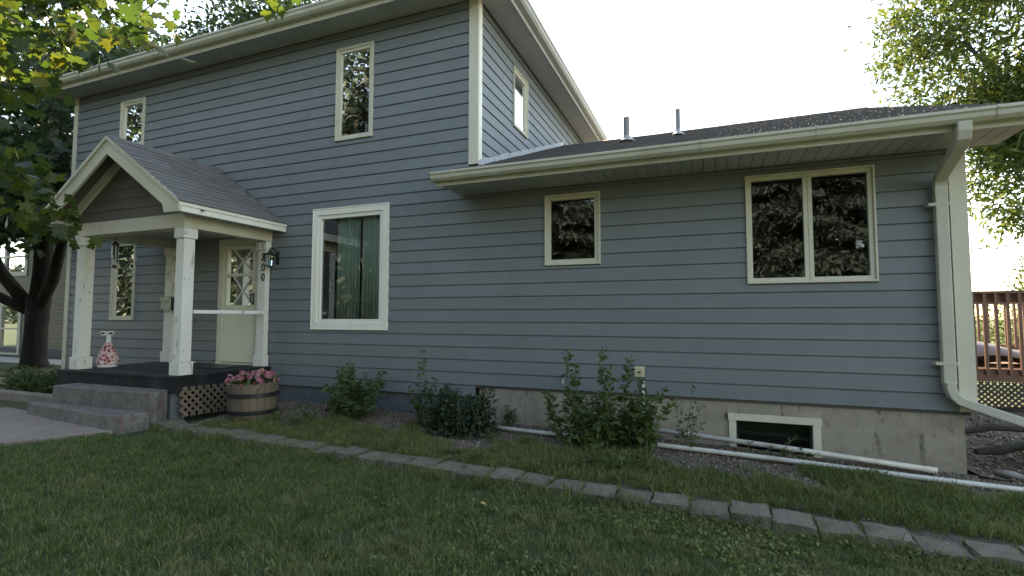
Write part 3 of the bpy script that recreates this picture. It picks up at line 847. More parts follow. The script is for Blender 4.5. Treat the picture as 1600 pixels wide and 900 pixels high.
# house number
def num(chars, x0_, z0_, y0_):
    pass
for ch, zc in (('8', 2.665), ('0', 2.49), ('0', 2.325)):
    pts = []
    if ch == '0':
        for k in range(17):
            t = 2*math.pi*k/16; pts.append((-6.995+.030*math.sin(t), -.132, zc+.060*math.cos(t)))
    else:
        for k in range(25):
            t = 2*math.pi*k/24; pts.append((-6.995+.030*math.sin(2*t)*(.85 if math.cos(t) > 0 else 1.0), -.132, zc+.062*math.cos(t)))
    mb = MB(); mb.tube(pts, .010, 6, cap=False); mb.build('number_digit', M['dark'], porch)
# lattice panel under the deck
lat = thing('lattice_panel', (-6.86, -1.2, .2), 'weathered diagonal wooden lattice panel under the porch deck', 'lattice')
def lattice(parent, A, U, V, w_, h_, step, sw, th, mat, nvec, name='slat', join=None):
    """A corner, U/V unit vectors, clipped diagonal slats in two layers"""
    outs = []
    for layer, sg in ((0, 1), (1, -1)):
        c0 = -h_ if sg > 0 else 0
        c_ = c0
        while c_ < w_ + (0 if sg > 0 else h_):
            # line u = c + sg*v
            segs = []
            for v in np.linspace(0, h_, 41):
                u = c_ + sg*v
                if 0 <= u <= w_: segs.append((u, v))
            if len(segs) > 2:
                (ua, va), (ub, vb) = segs[0], segs[-1]
                P = A+U*ua+V*va; Q = A+U*ub+V*vb
                d_ = (Q-P).normalized(); n_ = d_.cross(nvec).normalized()*sw/2
                o_ = nvec*(th*layer*1.02); t_ = nvec*th
                mb = join or MB()
                mb.add([P-n_+o_, P+n_+o_, Q+n_+o_, Q-n_+o_, P-n_+o_+t_, P+n_+o_+t_, Q+n_+o_+t_, Q-n_+o_+t_], [(0, 1, 2, 3), (7, 6, 5, 4), (0, 4, 5, 1), (1, 5, 6, 2), (2, 6, 7, 3), (3, 7, 4, 0)])
                if join is None: mb.build(name, mat, parent)
            c_ += step
lattice(lat, Vector((-6.85, -1.60, .27)), Vector((.02, 1, -.03)).normalized(), Vector((-.06, 0, 1)).normalized(), .78, .40, .112, .036, .008, M['barrel'], Vector((1, 0, .06)).normalized())

# steps
st = thing('porch_steps', (-7.9, -2.0, .2), 'two worn grey concrete steps with chipped paint below the porch', 'steps')
def slab(poly, z0_, z1_, name, mat, parent, **kw):
    mb = MB(); mb.prism(poly, z0_, z1_, lambda p, q, a: (p, q, a)); return mb.build(name, mat, parent, **kw)
slab([(-8.95, -2.02), (-6.92, -1.97), (-6.84, -1.92), (-6.96, -1.69), (-8.95, -1.69)], .10, .655, 'step', M['step'], st, bevel=.02)
slab([(-9.30, -2.14), (-7.08, -2.36), (-6.92, -2.30), (-6.86, -1.985), (-9.30, -2.03)], .08, .412, 'step', M['step'], st, bevel=.02)
# walkway slabs
wk = thing('walkway', (-9, -3.5, .2), kind='structure')
def lerp(a, b_, t): return (a[0]+(b_[0]-a[0])*t, a[1]+(b_[1]-a[1])*t)
ra, rb, la, lb = (-6.93, -2.19), (-8.6, -5.2), (-10.3, -1.9), (-12.5, -5.2)
NS = 3
for j in range(NS):
    t0, t1 = j/NS, (j+1)/NS
    for i, (s0, s1) in enumerate(((0, .48), (.48, 1))):
        q = [lerp(lerp(ra, rb, t0), lerp(la, lb, t0), s0), lerp(lerp(ra, rb, t0), lerp(la, lb, t0), s1), lerp(lerp(ra, rb, t1), lerp(la, lb, t1), s1), lerp(lerp(ra, rb, t1), lerp(la, lb, t1), s0)]
        cxm = sum(p[0] for p in q)/4; cym = sum(p[1] for p in q)/4
        q = [(cxm+(p[0]-cxm)*.992, cym+(p[1]-cym)*.985) for p in q]
        slab(q, .10, .232+random.uniform(-.006, .006), 'slab', M['walk'], wk, bevel=.01)

# ------------------------------------------------------------------ things on and by the porch
ln_ = thing('wall_lantern', (-6.86, -.10, 2.6), 'black metal carriage lantern on the wall beside the house number', 'lantern')
lx, ly, lz = -6.80, -.18, 2.60
mb = MB(); mb.box(lx-.035, lx+.035, -.03, -.016, lz-.06, lz+.16); mb.build('back_plate', M['dark'], ln_)
mb = MB(); mb.tube([(lx, -.03, lz+.12), (lx, -.10, lz+.20), (lx, ly, lz+.20), (lx, ly, lz+.155)], .010, 6); mb.build('arm', M['dark'], ln_)
mb = MB(); mb.lathe([(.088, lz+.075), (.092, lz+.085), (.055, lz+.12), (.022, lz+.14), (.028, lz+.155), (.008, lz+.175)], lx, ly, 6); mb.build('roof', M['dark'], ln_)
mb = MB()
for k in range(6):
    t = 2*math.pi*k/6; mb.tube([(lx+.058*math.cos(t), ly+.058*math.sin(t), lz-.10), (lx+.076*math.cos(t), ly+.076*math.sin(t), lz+.078)], .006, 5)
mb.lathe([(.03, lz-.125), (.062, lz-.112), (.064, lz-.098), (.02, lz-.096)], lx, ly, 6); mb.build('cage', M['dark'], ln_)
mb = MB(); mb.lathe([(.052, lz-.096), (.070, lz+.074)], lx, ly, 6); mb.build('pane', M['glass'], ln_)

mbx = thing('mailbox', (-9.06, -.25, 1.75), 'beige metal mailbox fixed at the back of the porch', 'mailbox')
mb = MB(); mb.box(-9.17, -8.95, -.36, -.14, 1.79, 2.0); mb.prism([(-.36, 2.0), (-.14, 2.0), (-.14, 2.05)], -9.17, -8.95, lambda p, q, a: (a, p, q)); mb.build('body', M['mail'], mbx, bevel=.006)
mb = MB(); mb.box(-9.18, -8.94, -.372, -.361, 1.93, 2.01); mb.build('flap', M['mail'], mbx)
mb = MB(); mb.box(-8.949, -8.93, -.33, -.16, 1.77, 2.0); mb.tube([(-9.1, -.30, 1.79), (-9.1, -.32, 1.74), (-9.02, -.32, 1.74), (-9.02, -.30, 1.79)], .006, 5); mb.build('bracket', M['dark'], mbx)

ch = thing('wind_chime', (-8.9, -1.30, 2.45), 'hanging wind chime with white tubes under the porch beam', 'wind chime')
mb = MB(); mb.tube([(-8.9, -1.3, 3.06), (-8.9, -1.3, 2.86)], .004, 5); mb.tube([(-8.9, -1.3, 2.82), (-8.9, -1.3, 2.44)], .003, 5); mb.build('cord', M['dark'], ch)
mb = MB(); mb.lathe([(.05, 2.80), (.055, 2.825), (.03, 2.85), (.008, 2.87)], -8.9, -1.3, 12); mb.build('crown', M['dark'], ch)
for k in range(5):
    t = 2*math.pi*k/5+.3; mb = MB(); mb.tube([(-8.9+.04*math.cos(t), -1.3+.04*math.sin(t), 2.80), (-8.9+.04*math.cos(t), -1.3+.04*math.sin(t), 2.52+.03*k)], .011, 8); mb.build('chime_tube', M['white'] if k % 2 else M['dark'], ch)
mb = MB(); mb.lathe([(.008, 2.43), (.036, 2.445), (.036, 2.475), (.008, 2.49)], -8.9, -1.3, 10); mb.build('striker', M['dark'], ch)

gx, gy = -9.25, -1.13
gs = thing('goose_statue', (gx, gy, DZ), 'white goose statue in a pink patterned dress and sunglasses on the porch', 'statue')
mb = MB(); mb.lathe([(.13, DZ), (.14, DZ+.02), (.11, DZ+.05), (.105, DZ+.14), (.075, DZ+.26), (.042, DZ+.36), (.034, DZ+.42), (.034, DZ+.50), (.045, DZ+.53), (.042, DZ+.565), (.015, DZ+.585)], gx, gy, 16)
mb.tube([(gx-.05, gy+.05, DZ+.12), (gx-.15, gy+.10, DZ+.13), (gx-.21, gy+.14, DZ+.17)], [.08, .06, .02], 8)
mb.tube([(gx+.01, gy-.03, DZ+.545), (gx+.03, gy-.08, DZ+.535), (gx+.04, gy-.115, DZ+.525)], [.022, .016, .005], 8)
mb.build('body', M['white'], gs, smooth=True)
mb = MB(); n = 40; prof = [(.150, .055), (.142, .13), (.125, .20), (.10, .27), (.072, .33), (.042, .40)]
for i, (rr, hz) in enumerate(prof):
    for k in range(n):
        t = 2*math.pi*k/n; q = rr*(1+.07*math.sin(9*t+i*.3)*(1-i/6)); mb.v.append((gx+q*math.cos(t), gy+q*math.sin(t), DZ+hz+(.012*math.sin(9*t) if i == 0 else 0)))
for i in range(len(prof)-1):
    for k in range(n): mb.f.append((i*n+k, i*n+(k+1) % n, (i+1)*n+(k+1) % n, (i+1)*n+k))
mb.build('dress', M['dress'], gs, smooth=True)
mb = MB(); dirv = Vector((.86, .5, 0)); nv = Vector((.5, -.86, 0))
for sg in (-1, 1):
    c0 = Vector((gx, gy, DZ+.553))+dirv*sg*.058+nv*.052
    pts = [c0+dirv*.045*math.cos(t)*1.0+Vector((0, 0, .026))*math.sin(t) for t in np.linspace(0, 2*math.pi, 15)]
    mb.tube(pts, .010, 6, cap=False)
mb.tube([Vector((gx, gy, DZ+.56))-dirv*.015+nv*.055, Vector((gx, gy, DZ+.56))+dirv*.015+nv*.055], .008, 6)
sgl = mb.build('sunglasses', M['petal'] if False else M['white'], gs)
mb = MB()
for sg in (-1, 1):
    c0 = Vector((gx, gy, DZ+.553))+dirv*sg*.058+nv*.050
    pts = [c0+dirv*.040*math.cos(t)+Vector((0, 0, .022))*math.sin(t) for t in np.linspace(0, 2*math.pi, 13)[:-1]]
    pts2 = [p+nv*.005 for p in pts]; k0 = len(mb.v)
    mb.v += [tuple(p) for p in pts]+[tuple(p) for p in pts2]; mb.f += [tuple(k0+i for i in range(11, -1, -1)), tuple(k0+12+i for i in range(12))]+[(k0+i, k0+(i+1) % 12, k0+12+(i+1) % 12, k0+12+i) for i in range(12)]
mb.build('lens', M['dark'], sgl)

mt_ = MB(); mt_.box(-8.15, -7.25, -.72, -.18, DZ+.002, DZ+.016)
tag(mt_.build('door_mat', M['dark'], origin=(-7.7, -.45, DZ), bevel=.004), 'black door mat on the porch deck before the door', 'door mat')
mb = MB(); mb.box(-9.0, -8.55, -.26, -.10, DZ+.002, DZ+.03); tag(mb.build('threshold_board', M['mail'], origin=(-8.8, -.2, DZ), bevel=.004), 'small beige board lying on the porch floor by the wall', 'board')

# half barrel planter: staves, hoops, flowers
BX, BY, BZ = -6.05, -1.10, .255
brl = thing('barrel_planter', (BX, BY, BZ), 'weathered half-barrel planter with dark iron hoops beside the porch', 'planter')
NST = 22; H_ = .48
def br(z): return .285+.040*math.sin(math.pi*(.5*z/H_+.12))
for k in range(NST):
    t0, t1 = 2*math.pi*(k+.03)/NST, 2*math.pi*(k+.97)/NST
    mb = MB(); zs = [0, .16, .32, H_+random.uniform(-.006, .006)]
    rr = random.uniform(-.003, .003)
    for z in zs:
        for t in (t0, t1):
            for q in (br(z)+rr, br(z)-.025): mb.v.append((BX+q*math.cos(t), BY+q*math.sin(t), BZ+z))
    for i in range(3):
        a0 = i*4
        mb.f += [(a0, a0+2, a0+6, a0+4), (a0+1, a0+5, a0+7, a0+3), (a0, a0+4, a0+5, a0+1), (a0+2, a0+3, a0+7, a0+6)]
    mb.f += [(0, 1, 3, 2), (12, 14, 15, 13)]
    mb.build('stave', M['barrel'], brl)
for (za, zb) in ((.055, .115), (.29, .35)):
    mb = MB(); n = 32
    for z in (za, zb):
        for k in range(n):
            t = 2*math.pi*k/n; q = br(z)+.006; mb.v.append((BX+q*math.cos(t), BY+q*math.sin(t), BZ+z))
    for k in range(n): mb.f.append((k, (k+1) % n, n+(k+1) % n, n+k))
    o = mb.build('hoop', M['dark'], brl); so = o.modifiers.new('solid', 'SOLIDIFY'); so.thickness = .006; so.offset = 1
mb = MB(); mb.lathe([(.29, BZ+.40), (.27, BZ+.43), (.05, BZ+.45)], BX, BY, 20); mb.build('soil', M['bed'], brl)

# ------------------------------------------------------------------ leaves
def leaf_arrays(centers, sizes, tmpl, up=.6, face=None, rg=rng, dirs=None, droop=0.0):
    """centers (N,3), sizes (N,), tmpl = (verts (k,3), tris (m,3)); the leaf lies in its x-y plane, stem at 0, tip along y"""
    tv, tf = tmpl; N = len(centers)
    n = rg.normal(size=(N, 3)); n /= np.linalg.norm(n, axis=1, keepdims=True)+1e-9
    n[:, 2] += up*1.6
    n /= np.linalg.norm(n, axis=1, keepdims=True)+1e-9
    d = rg.normal(size=(N, 3)) if dirs is None else dirs+rg.normal(size=(N, 3))*.35
    d[:, 2] -= droop
    d -= n*np.sum(d*n, axis=1, keepdims=True); d /= np.linalg.norm(d, axis=1, keepdims=True)+1e-9
    b_ = np.cross(d, n)
    P = centers[:, None, :] + sizes[:, None, None]*(tv[None, :, 0, None]*b_[:, None, :] + tv[None, :, 1, None]*d[:, None, :] + tv[None, :, 2, None]*n[:, None, :])
    F = tf[None, :, :] + (np.arange(N)*len(tv))[:, None, None]
    return P.reshape(-1, 3), F.reshape(-1, 3)

LEAF = (np.array([(0, 0, 0), (.24, .40, .05), (0, 1, -.06), (-.24, .40, .05)]), np.array([(0, 1, 2), (0, 2, 3)]))
NARROW = (np.array([(0, 0, 0), (.15, .42, .04), (0, 1, -.08), (-.15, .42, .04)]), np.array([(0, 1, 2), (0, 2, 3)]))
_ro = [(.10, -.06), (.40, -.02), (.30, .13), (.60, .30), (.46, .36), (.50, .52), (.25, .44), (.30, .70), (.17, .68)]
_out = [(0, 0.03)] + _ro + [(0, 1.0)] + [(-x_, y_) for x_, y_ in reversed(_ro)]
MAPLE = (np.array([(0, .30, -.04)] + [(x_, y_, .10*abs(x_)+(-.06 if y_ > .9 else 0)) for x_, y_ in _out]), np.array([(0, i+1, (i+1) % len(_out)+1) for i in range(len(_out))]))
ROUND = (np.array([(0, 0, 0), (.32, .2, .04), (.38, .6, .03), (0, .98, -.05), (-.38, .6, .03), (-.32, .2, .04)]), np.array([(0, 1, 2), (0, 2, 3), (0, 3, 4), (0, 4, 5)]))

def cloud(n, cr, rg=rng, shell=.55):
    """points inside an ellipsoid, leaning to its shell"""
    c_, rad = np.array(cr[:3]), np.array(cr[3:6])
    v = rg.normal(size=(n, 3)); v /= np.linalg.norm(v, axis=1, keepdims=True)
    r_ = rg.random(n)**(1/3*shell)
    return c_ + v*r_[:, None]*rad

def grow(trunks, centers, rmin=.008):
    """limbs from the trunk nodes to every leaf clump; returns an MB"""
    mb = MB(); nodes = []
    for path in trunks:
        mb.tube([p[:3] for p in path], [p[3] for p in path], 9)
        for i, p in enumerate(path):
            if i >= len(path)*.35: nodes.append((np.array(p[:3], float), p[3]))
    P = np.array([n[0] for n in nodes]); Rr = [n[1] for n in nodes]
    order = np.argsort([np.min(np.linalg.norm(P-c_, axis=1)) for c_ in centers])
    for i in order:
        c_ = centers[i]
        dd = np.linalg.norm(P-c_, axis=1)
        pen = np.where(P[:, 2] > c_[2]+.3, (P[:, 2]-c_[2])*.6, 0)
        j = int(np.argmin(dd+pen)); a_ = P[j]; L_ = dd[j]
        if L_ < .05: continue
        r0 = max(rmin*1.3, min(Rr[j]*.62, .012+.022*L_)); 
        mid = (a_+c_)/2+rng.normal(size=3)*.07*L_+np.array([0, 0, .08*L_])
        mb.tube([a_, (a_*.5+mid*.5), mid, c_], [r0, r0*.85, r0*.65, rmin], 5, cap=False)
        P = np.vstack([P, mid[None], c_[None]]); Rr += [r0*.65, rmin*1.5]
    return mb

def leaves_around(centers, per, rad, flat=.6, rg=rng):
    N = len(centers); k = rg.poisson(per, N).clip(1)
    idx = np.repeat(np.arange(N), k)
    off = rg.normal(size=(len(idx), 3))*rad; off[:, 2] *= flat
    return centers[idx]+off

def leaf_object(name, pts, size, tmpl, mat, parent, up=.6, var=.3, droop=0.0, kind=None, origin=None, dirs=None, extra=None):
    s_ = size*(1+var*rng.uniform(-1, 1, len(pts)))
    org = np.array(ORG[parent.name] if parent else (origin or (0, 0, 0)))
    V, F = leaf_arrays(pts-org, s_, tmpl, up=up, droop=droop, dirs=dirs)
    me = np_mesh(name, V, F)
    return link_mesh(name, me, mat, parent, tuple(org), kind)

def tree(name, label, base, trunks, crowns, ncl, per, clr, size, tmpl, leafm, barkm, group=None, up=.5, droop=.3, flat=.7, cat='tree', zmin=None):
    t = thing(name, base, label, cat, group)
    cs = []
    tot = sum(c_[6] for c_ in crowns)
    for c_ in crowns: cs.append(cloud(max(2, int(ncl*c_[6]/tot)), c_))
    cs = np.vstack(cs)
    if zmin is not None: cs = cs[cs[:, 2] > zmin]
    grow(trunks, cs).build('trunk', barkm, t, smooth=True)
    pts = leaves_around(cs, per, clr, flat)
    leaf_object('crown', pts, size, tmpl, leafm, t, up=up, droop=droop)
    return t

# flowers in the barrel
pts = cloud(420, (BX, BY, BZ+.50, .32, .32, .085), shell=1.2)
leaf_object('foliage', pts, .055, ROUND, M['weedleaf'], brl, up=.6)
ang = rng.uniform(0, 2*math.pi, 130); rr = .35*np.sqrt(rng.random(130))
fc = np.stack([BX+rr*np.cos(ang), BY+rr*np.sin(ang), BZ+.545+.05*(1-(rr/.35)**2)+rng.normal(size=130)*.022-.05*(rr > .31)], 1)
V, F = [], []
PET = (np.array([(0, 0, -.25)] + [((1 if k % 2 == 0 else .78)*math.cos(k*math.pi/5), (1 if k % 2 == 0 else .78)*math.sin(k*math.pi/5), .12) for k in range(10)]), np.array([(0, i+1, (i+1) % 10+1) for i in range(10)]))
o = leaf_object('blossoms', fc, .034, PET, M['petal'], brl, up=.35, var=.25)

# ------------------------------------------------------------------ garden edging blocks
edg = thing('garden_edging', (-2, -1.85, .1), 'row of weathered concrete edging blocks between the lawn and the bed', 'edging')
bms = []
for i in range(6):
    me = bpy.data.meshes.new('block'); nx, ny, nz = 4, 3, 2; idx = {}; vs = []; fs = []
    def vid(a_, b_, c_):
        key = (a_, b_, c_)
        if key not in idx:
            x_ = (a_/nx-.5)*.30; y_ = (b_/ny-.5)*.30; z_ = -(1-c_/nz)*.15
            tp = 1-.10*abs(a_/nx-.5)*2*(1 if b_ == ny else 0)*0
            ed = (a_ in (0, nx))+(b_ in (0, ny))+(c_ == nz)
            s_ = 1-.03*(ed >= 2)
            wid = 1-.05*(b_/ny)        # trapezoid: narrower at the back
            idx[key] = len(vs); vs.append((x_*s_*wid+random.gauss(0, .006), y_*s_+random.gauss(0, .009), z_-.012*(ed >= 2)+random.gauss(0, .003)))
        return idx[key]
    for a_ in range(nx):
        for b_ in range(ny): fs.append((vid(a_, b_, nz), vid(a_+1, b_, nz), vid(a_+1, b_+1, nz), vid(a_, b_+1, nz)))
    for a_ in range(nx):
        for c_ in range(nz):
            fs.append((vid(a_, 0, c_), vid(a_+1, 0, c_), vid(a_+1, 0, c_+1), vid(a_, 0, c_+1))); fs.append((vid(a_+1, ny, c_), vid(a_, ny, c_), vid(a_, ny, c_+1), vid(a_+1, ny, c_+1)))
    for b_ in range(ny):
        for c_ in range(nz):
            fs.append((vid(0, b_+1, c_), vid(0, b_, c_), vid(0, b_, c_+1), vid(0, b_+1, c_+1))); fs.append((vid(nx, b_, c_), vid(nx, b_+1, c_), vid(nx, b_+1, c_+1), vid(nx, b_, c_+1)))
    me.from_pydata(vs, [], fs); me.polygons.foreach_set('use_smooth', [False]*len(me.polygons)); me.materials.append(M['block']); bms.append(me)
x = -7.05
while x < 4.2:
    yb = -1.83 - .012*(x+7) - (.05 if x > 1.4 else 0) + random.gauss(0, .012)
    o = link_mesh('block', random.choice(bms), None, edg, (x, yb, .104-.022*min(x, 4)+random.gauss(0, .010)))
    o.rotation_euler = (random.gauss(0, .02), random.gauss(.022, .02), random.gauss(-.012, .035))
    x += .305

# gravel chips on the bed
def scatter_chips(n, fx, fy, fz, smin, smax, name, mat, label):
    xs_ = fx(n); ys_ = fy(n)
    C_ = np.array([(a_, b_, fz(a_, b_)) for a_, b_ in zip(xs_, ys_)])
    OCT = (np.array([(1, 0, 0), (0, 1, 0), (-1, 0, 0), (0, -1, 0), (0, 0, .55), (0, 0, -.55)]), np.array([(0, 1, 4), (1, 2, 4), (2, 3, 4), (3, 0, 4), (1, 0, 5), (2, 1, 5), (3, 2, 5), (0, 3, 5)]))
    V, F = leaf_arrays(C_, rng.uniform(smin, smax, n), OCT, up=.9)
    o = link_mesh(name, np_mesh(name, V, F), mat)
    return tag(o, label, 'gravel', kind='stuff')
def bedh(x, y): return bed_z(x, y) + .012*math.sin(7*x+3*y)*math.cos(5*y-2*x)+.004
scatter_chips(16000, lambda n: rng.uniform(-6.5, 4.5, n), lambda n: rng.uniform(-1.68, -.02, n), bedh, .007, .019, 'gravel', M['gravel'], 'loose tan gravel and mulch covering the bed along the house')
scatter_chips(2500, lambda n: rng.uniform(2.5, 6, n), lambda n: rng.uniform(-.1, 3.5, n), lambda x, y: .085-.01*(x-2.4)+.025*max(0, y), .012, .035, 'side_gravel', M['gravel'], 'rough gravel and rubble round the right corner of the house')

# ------------------------------------------------------------------ pipes on the bed and the outlet
def pipe(name, pts, rad, label, mat=M['pvc']):
    mb = MB(); mb.tube(pts, rad, 10); return tag(mb.build(name, mat, origin=pts[0], smooth=True), label, 'pipe')
pipe('drain_pipe', [(-2.75, -.42, .235), (-1.9, -.43, .215), (-.8, -.44, .205), (.6, -.45, .165), (1.8, -.45, .115), (3.6, -.44, .05)], .027, 'long white plastic pipe lying on the bed along the foundation')
pp = thing('conduit', (-.78, -.06, .3), 'white plastic pipe coming down the wall and running out past the basement window', 'pipe')
mb = MB(); mb.tube([(-.78, -.055, .875), (-.78, -.055, .36), (-.77, -.065, .325), (-.70, -.10, .305), (-.62, -.13, .30)], [.017, .017, .019, .019, .017], 10); mb.build('riser', M['pvc'], pp, smooth=True)
mb = MB(); mb.tube([(-.64, -.135, .302), (.6, -.18, .235), (2.07, -.21, .135)], .029, 10); mb.build('run', M['pvc'], pp, smooth=True)
ob = thing('outlet_box', (-.82, -.02, .97), 'beige electrical outlet box on the siding above the white conduit', 'outlet')
mb = MB(); mb.box(-.885, -.765, -.075, -.016, .915, 1.045); mb.build('body', M['outlet'], ob, bevel=.008)
mb = MB(); mb.box(-.875, -.775, -.082, -.0755, .945, 1.035); mb.build('cover', M['outlet'], ob, bevel=.004)
mb = MB(); mb.box(-.843, -.807, -.086, -.0822, .965, .985); mb.build('latch', M['dark'], ob)
sp = thing('spigot', (-1.79, -.02, .82), 'small garden spigot on the siding behind the tall weeds', 'spigot')
mb = MB(); mb.tube([(-1.79, -.01, .85), (-1.79, -.09, .85), (-1.79, -.12, .82), (-1.79, -.125, .795)], [.016, .016, .015, .017], 8); mb.build('spout', M['brass'], sp)
mb = MB(); mb.tube([(-1.79, -.075, .855), (-1.79, -.095, .895)], .008, 6); mb.lathe([(.03, .893), (.034, .90), (.03, .907)], -1.79, -.095, 8); mb.build('valve_handle', M['dark'], sp)
# rotten log and rocks by the corner
lg = MB(); lg.tube([(2.62, .42, .22), (2.85, .50, .24), (3.1, .66, .27), (3.35, .70, .25), (3.6, .86, .25), (3.9, .92, .27), (4.3, 1.05, .25)], [.03, .055, .046, .062, .04, .05, .03], 11); tag(lg.build('log', M['log'], origin=(3.2, .6, .1)), 'dark rotten log lying beside the right corner of the foundation', 'log')
lg = MB(); lg.tube([(2.5, .62, .36), (2.9, .75, .44), (3.5, 1.0, .40), (3.9, 1.3, .36)], [.03, .045, .036, .02], 8); tag(lg.build('log', M['log'], origin=(3.2, .9, .3)), 'thinner dark branch lying on top of the rotten log', 'log')
for i, (rx, ry, s_) in enumerate(((2.75, .05, .11), (3.15, .12, .14), (3.55, .3, .10), (2.95, -.12, .08))):
    me = np_mesh('rock', *leaf_arrays(np.zeros((1, 3)), np.ones(1), (np.array([(1, 0, 0), (0, 1, 0), (-1, 0, 0), (0, -1, 0), (0, 0, .6), (0, 0, -.6), (.75, .7, .2), (-.7, .7, .25), (-.7, -.75, .2), (.7, -.7, .3)]), np.array([(0, 6, 4), (6, 1, 4), (1, 7, 4), (7, 2, 4), (2, 8, 4), (8, 3, 4), (3, 9, 4), (9, 0, 4), (6, 0, 5), (1, 6, 5), (7, 1, 5), (2, 7, 5), (8, 2, 5), (3, 8, 5), (9, 3, 5), (0, 9, 5)])), up=2))
    o = link_mesh('rock', me, M['rock'], None, (rx, ry, .09)); o.scale = (s_*1.3, s_, s_*.7); o.rotation_euler = (0, 0, i*1.3)
    tag(o, ['pale rock nearest the concrete corner', 'largest rock beside the log', 'rock farthest from the concrete corner', 'small rock in front of the log'][i], 'rock', 'rocks by the house corner')

# ------------------------------------------------------------------ shrubs and weeds in the bed
def stem_plant(name, base, label, stems, leaf, tmpl, mat, per_m=55, cat='plant', up=.3, group=None, low=.12, spread=.05):
    """stems: list of (dx, dy, height, lean_x, lean_y)"""
    t = thing(name, base, label, cat, group); mb = MB(); P = []; D_ = []; S_ = []
    for dx, dy, h, lx_, ly_ in stems:
        pts = []
        for i in range(6):
            u = i/5; pts.append(Vector((base[0]+dx+lx_*u**1.5, base[1]+dy+ly_*u**1.5, base[2]-.02+h*u)))
        mb.tube(pts, [.006*(1-.75*i/5)+.0012 for i in range(6)], 5)
        n = max(6, int(per_m*h))
        for k in range(n):
            u = low+(1-low)*rng.random()**.85
            f = u*5; i = min(int(f), 4); p = pts[i].lerp(pts[i+1], f-i)
            a_ = rng.uniform(0, 2*math.pi); d_ = Vector((math.cos(a_), math.sin(a_), .55))
            rr = spread*rng.random()*(1.15-u*.8)
            P.append(p+Vector((math.cos(a_)*rr, math.sin(a_)*rr, 0))); D_.append(d_); S_.append(leaf*(1.15-.55*u)*rng.uniform(.75, 1.2))
    mb.build('stem', M['stem'], t)
    org = np.array(base); P = np.array([tuple(p) for p in P]); D_ = np.array([tuple(d_) for d_ in D_])
    V, F = leaf_arrays(P-org, np.array(S_), tmpl, up=up, dirs=D_, droop=.25)
    link_mesh('foliage', np_mesh('foliage', V, F), mat, t, tuple(org))
    return t
def rs(n, w_, d_, h0, h1, lean):
    return [(random.uniform(-w_, w_), random.uniform(-d_, d_), random.uniform(h0, h1), random.gauss(0, lean), random.gauss(0, lean)) for _ in range(n)]
stem_plant('shrub', (-4.78, -.55, .22), 'leafy light green shrub below the picture window', rs(24, .32, .16, .35, .80, .18), .12, LEAF, M['bushleaf'], 85, 'shrub', spread=.09)
stem_plant('sapling', (-3.68, -.50, .22), 'slender tall sapling against the siding left of the dense bush', [(0, 0, 1.0, .02, 0), (.02, .03, .62, .18, .02), (-.03, 0, .5, -.17, 0), (.03, -.03, .45, .12, -.05)], .10, LEAF, M['weedleaf'], 60, 'plant', spread=.06)
stem_plant('dense_bush', (-2.98, -.72, .19), 'dense dark green bush where the concrete foundation starts', rs(60, .33, .22, .28, .62, .07), .075, LEAF, M['darkleaf'], 140, 'shrub', spread=.10, low=.05)
stem_plant('tall_weeds', (-1.05, -.72, .17), 'tall clump of upright leafy weeds in front of the concrete foundation',
           [(-.42, 0, 1.12, -.10, 0), (-.38, .05, .95, -.06, 0), (-.10, .02, 1.15, .0, 0), (-.05, -.05, .95, .07, 0), (.10, .05, 1.02, .10, 0), (.18, 0, .80, .15, .03), (.28, .08, .7, .28, 0), (.35, 0, .62, .35, .05), (-.55, 0, .62, -.22, 0), (-.6, .03, .50, -.2, 0)] + rs(26, .45, .18, .25, .70, .10), .115, LEAF, M['weedleaf'], 85, 'plant', spread=.05)
stem_plant('young_weed', (-2.53, -.12, .20), 'small round weed growing against the concrete wall', rs(7, .05, .03, .15, .30, .06), .06, LEAF, M['bushleaf'], 90, 'plant')
stem_plant('pipe_weed', (-.28, -.42, .17), 'spindly weed leaning out beside the vertical white pipe', [(0, 0, .72, .10, 0), (.03, 0, .55, .16, 0), (-.05, 0, .5, -.05, 0), (.05, .02, .35, .15, 0)], .07, LEAF, M['weedleaf'], 45, 'plant')
stem_plant('window_weed', (.62, -.32, .13), 'low creeping weed in front of the basement window', rs(9, .35, .08, .10, .28, .12), .06, LEAF, M['bushleaf'], 60, 'plant')
stem_plant('low_weed', (-5.15, -1.15, .23), 'low leafy weed between the barrel and the light green shrub', rs(12, .28, .15, .10, .26, .10), .065, LEAF, M['weedleaf'], 80, 'plant')
for i, (wx, wy, n_) in enumerate(((-1.0, -1.35, 26), (-.55, -1.15, 16))):
    stem_plant('foot_weed', (wx, wy, bed_z(wx, wy)), ['low weeds spreading in front of the tall weed clump', 'low weeds at the right foot of the tall weed clump'][i], rs(n_, .38, .16, .08, .24, .10), .06, LEAF, M['weedleaf'], 90, 'plant')
stem_plant('corner_plant', (3.35, .35, .10), 'leafy plant at the right edge below the deck', rs(12, .3, .2, .4, 1.05, .2), .10, NARROW, M['bushleaf'], 70, 'plant', spread=.08)

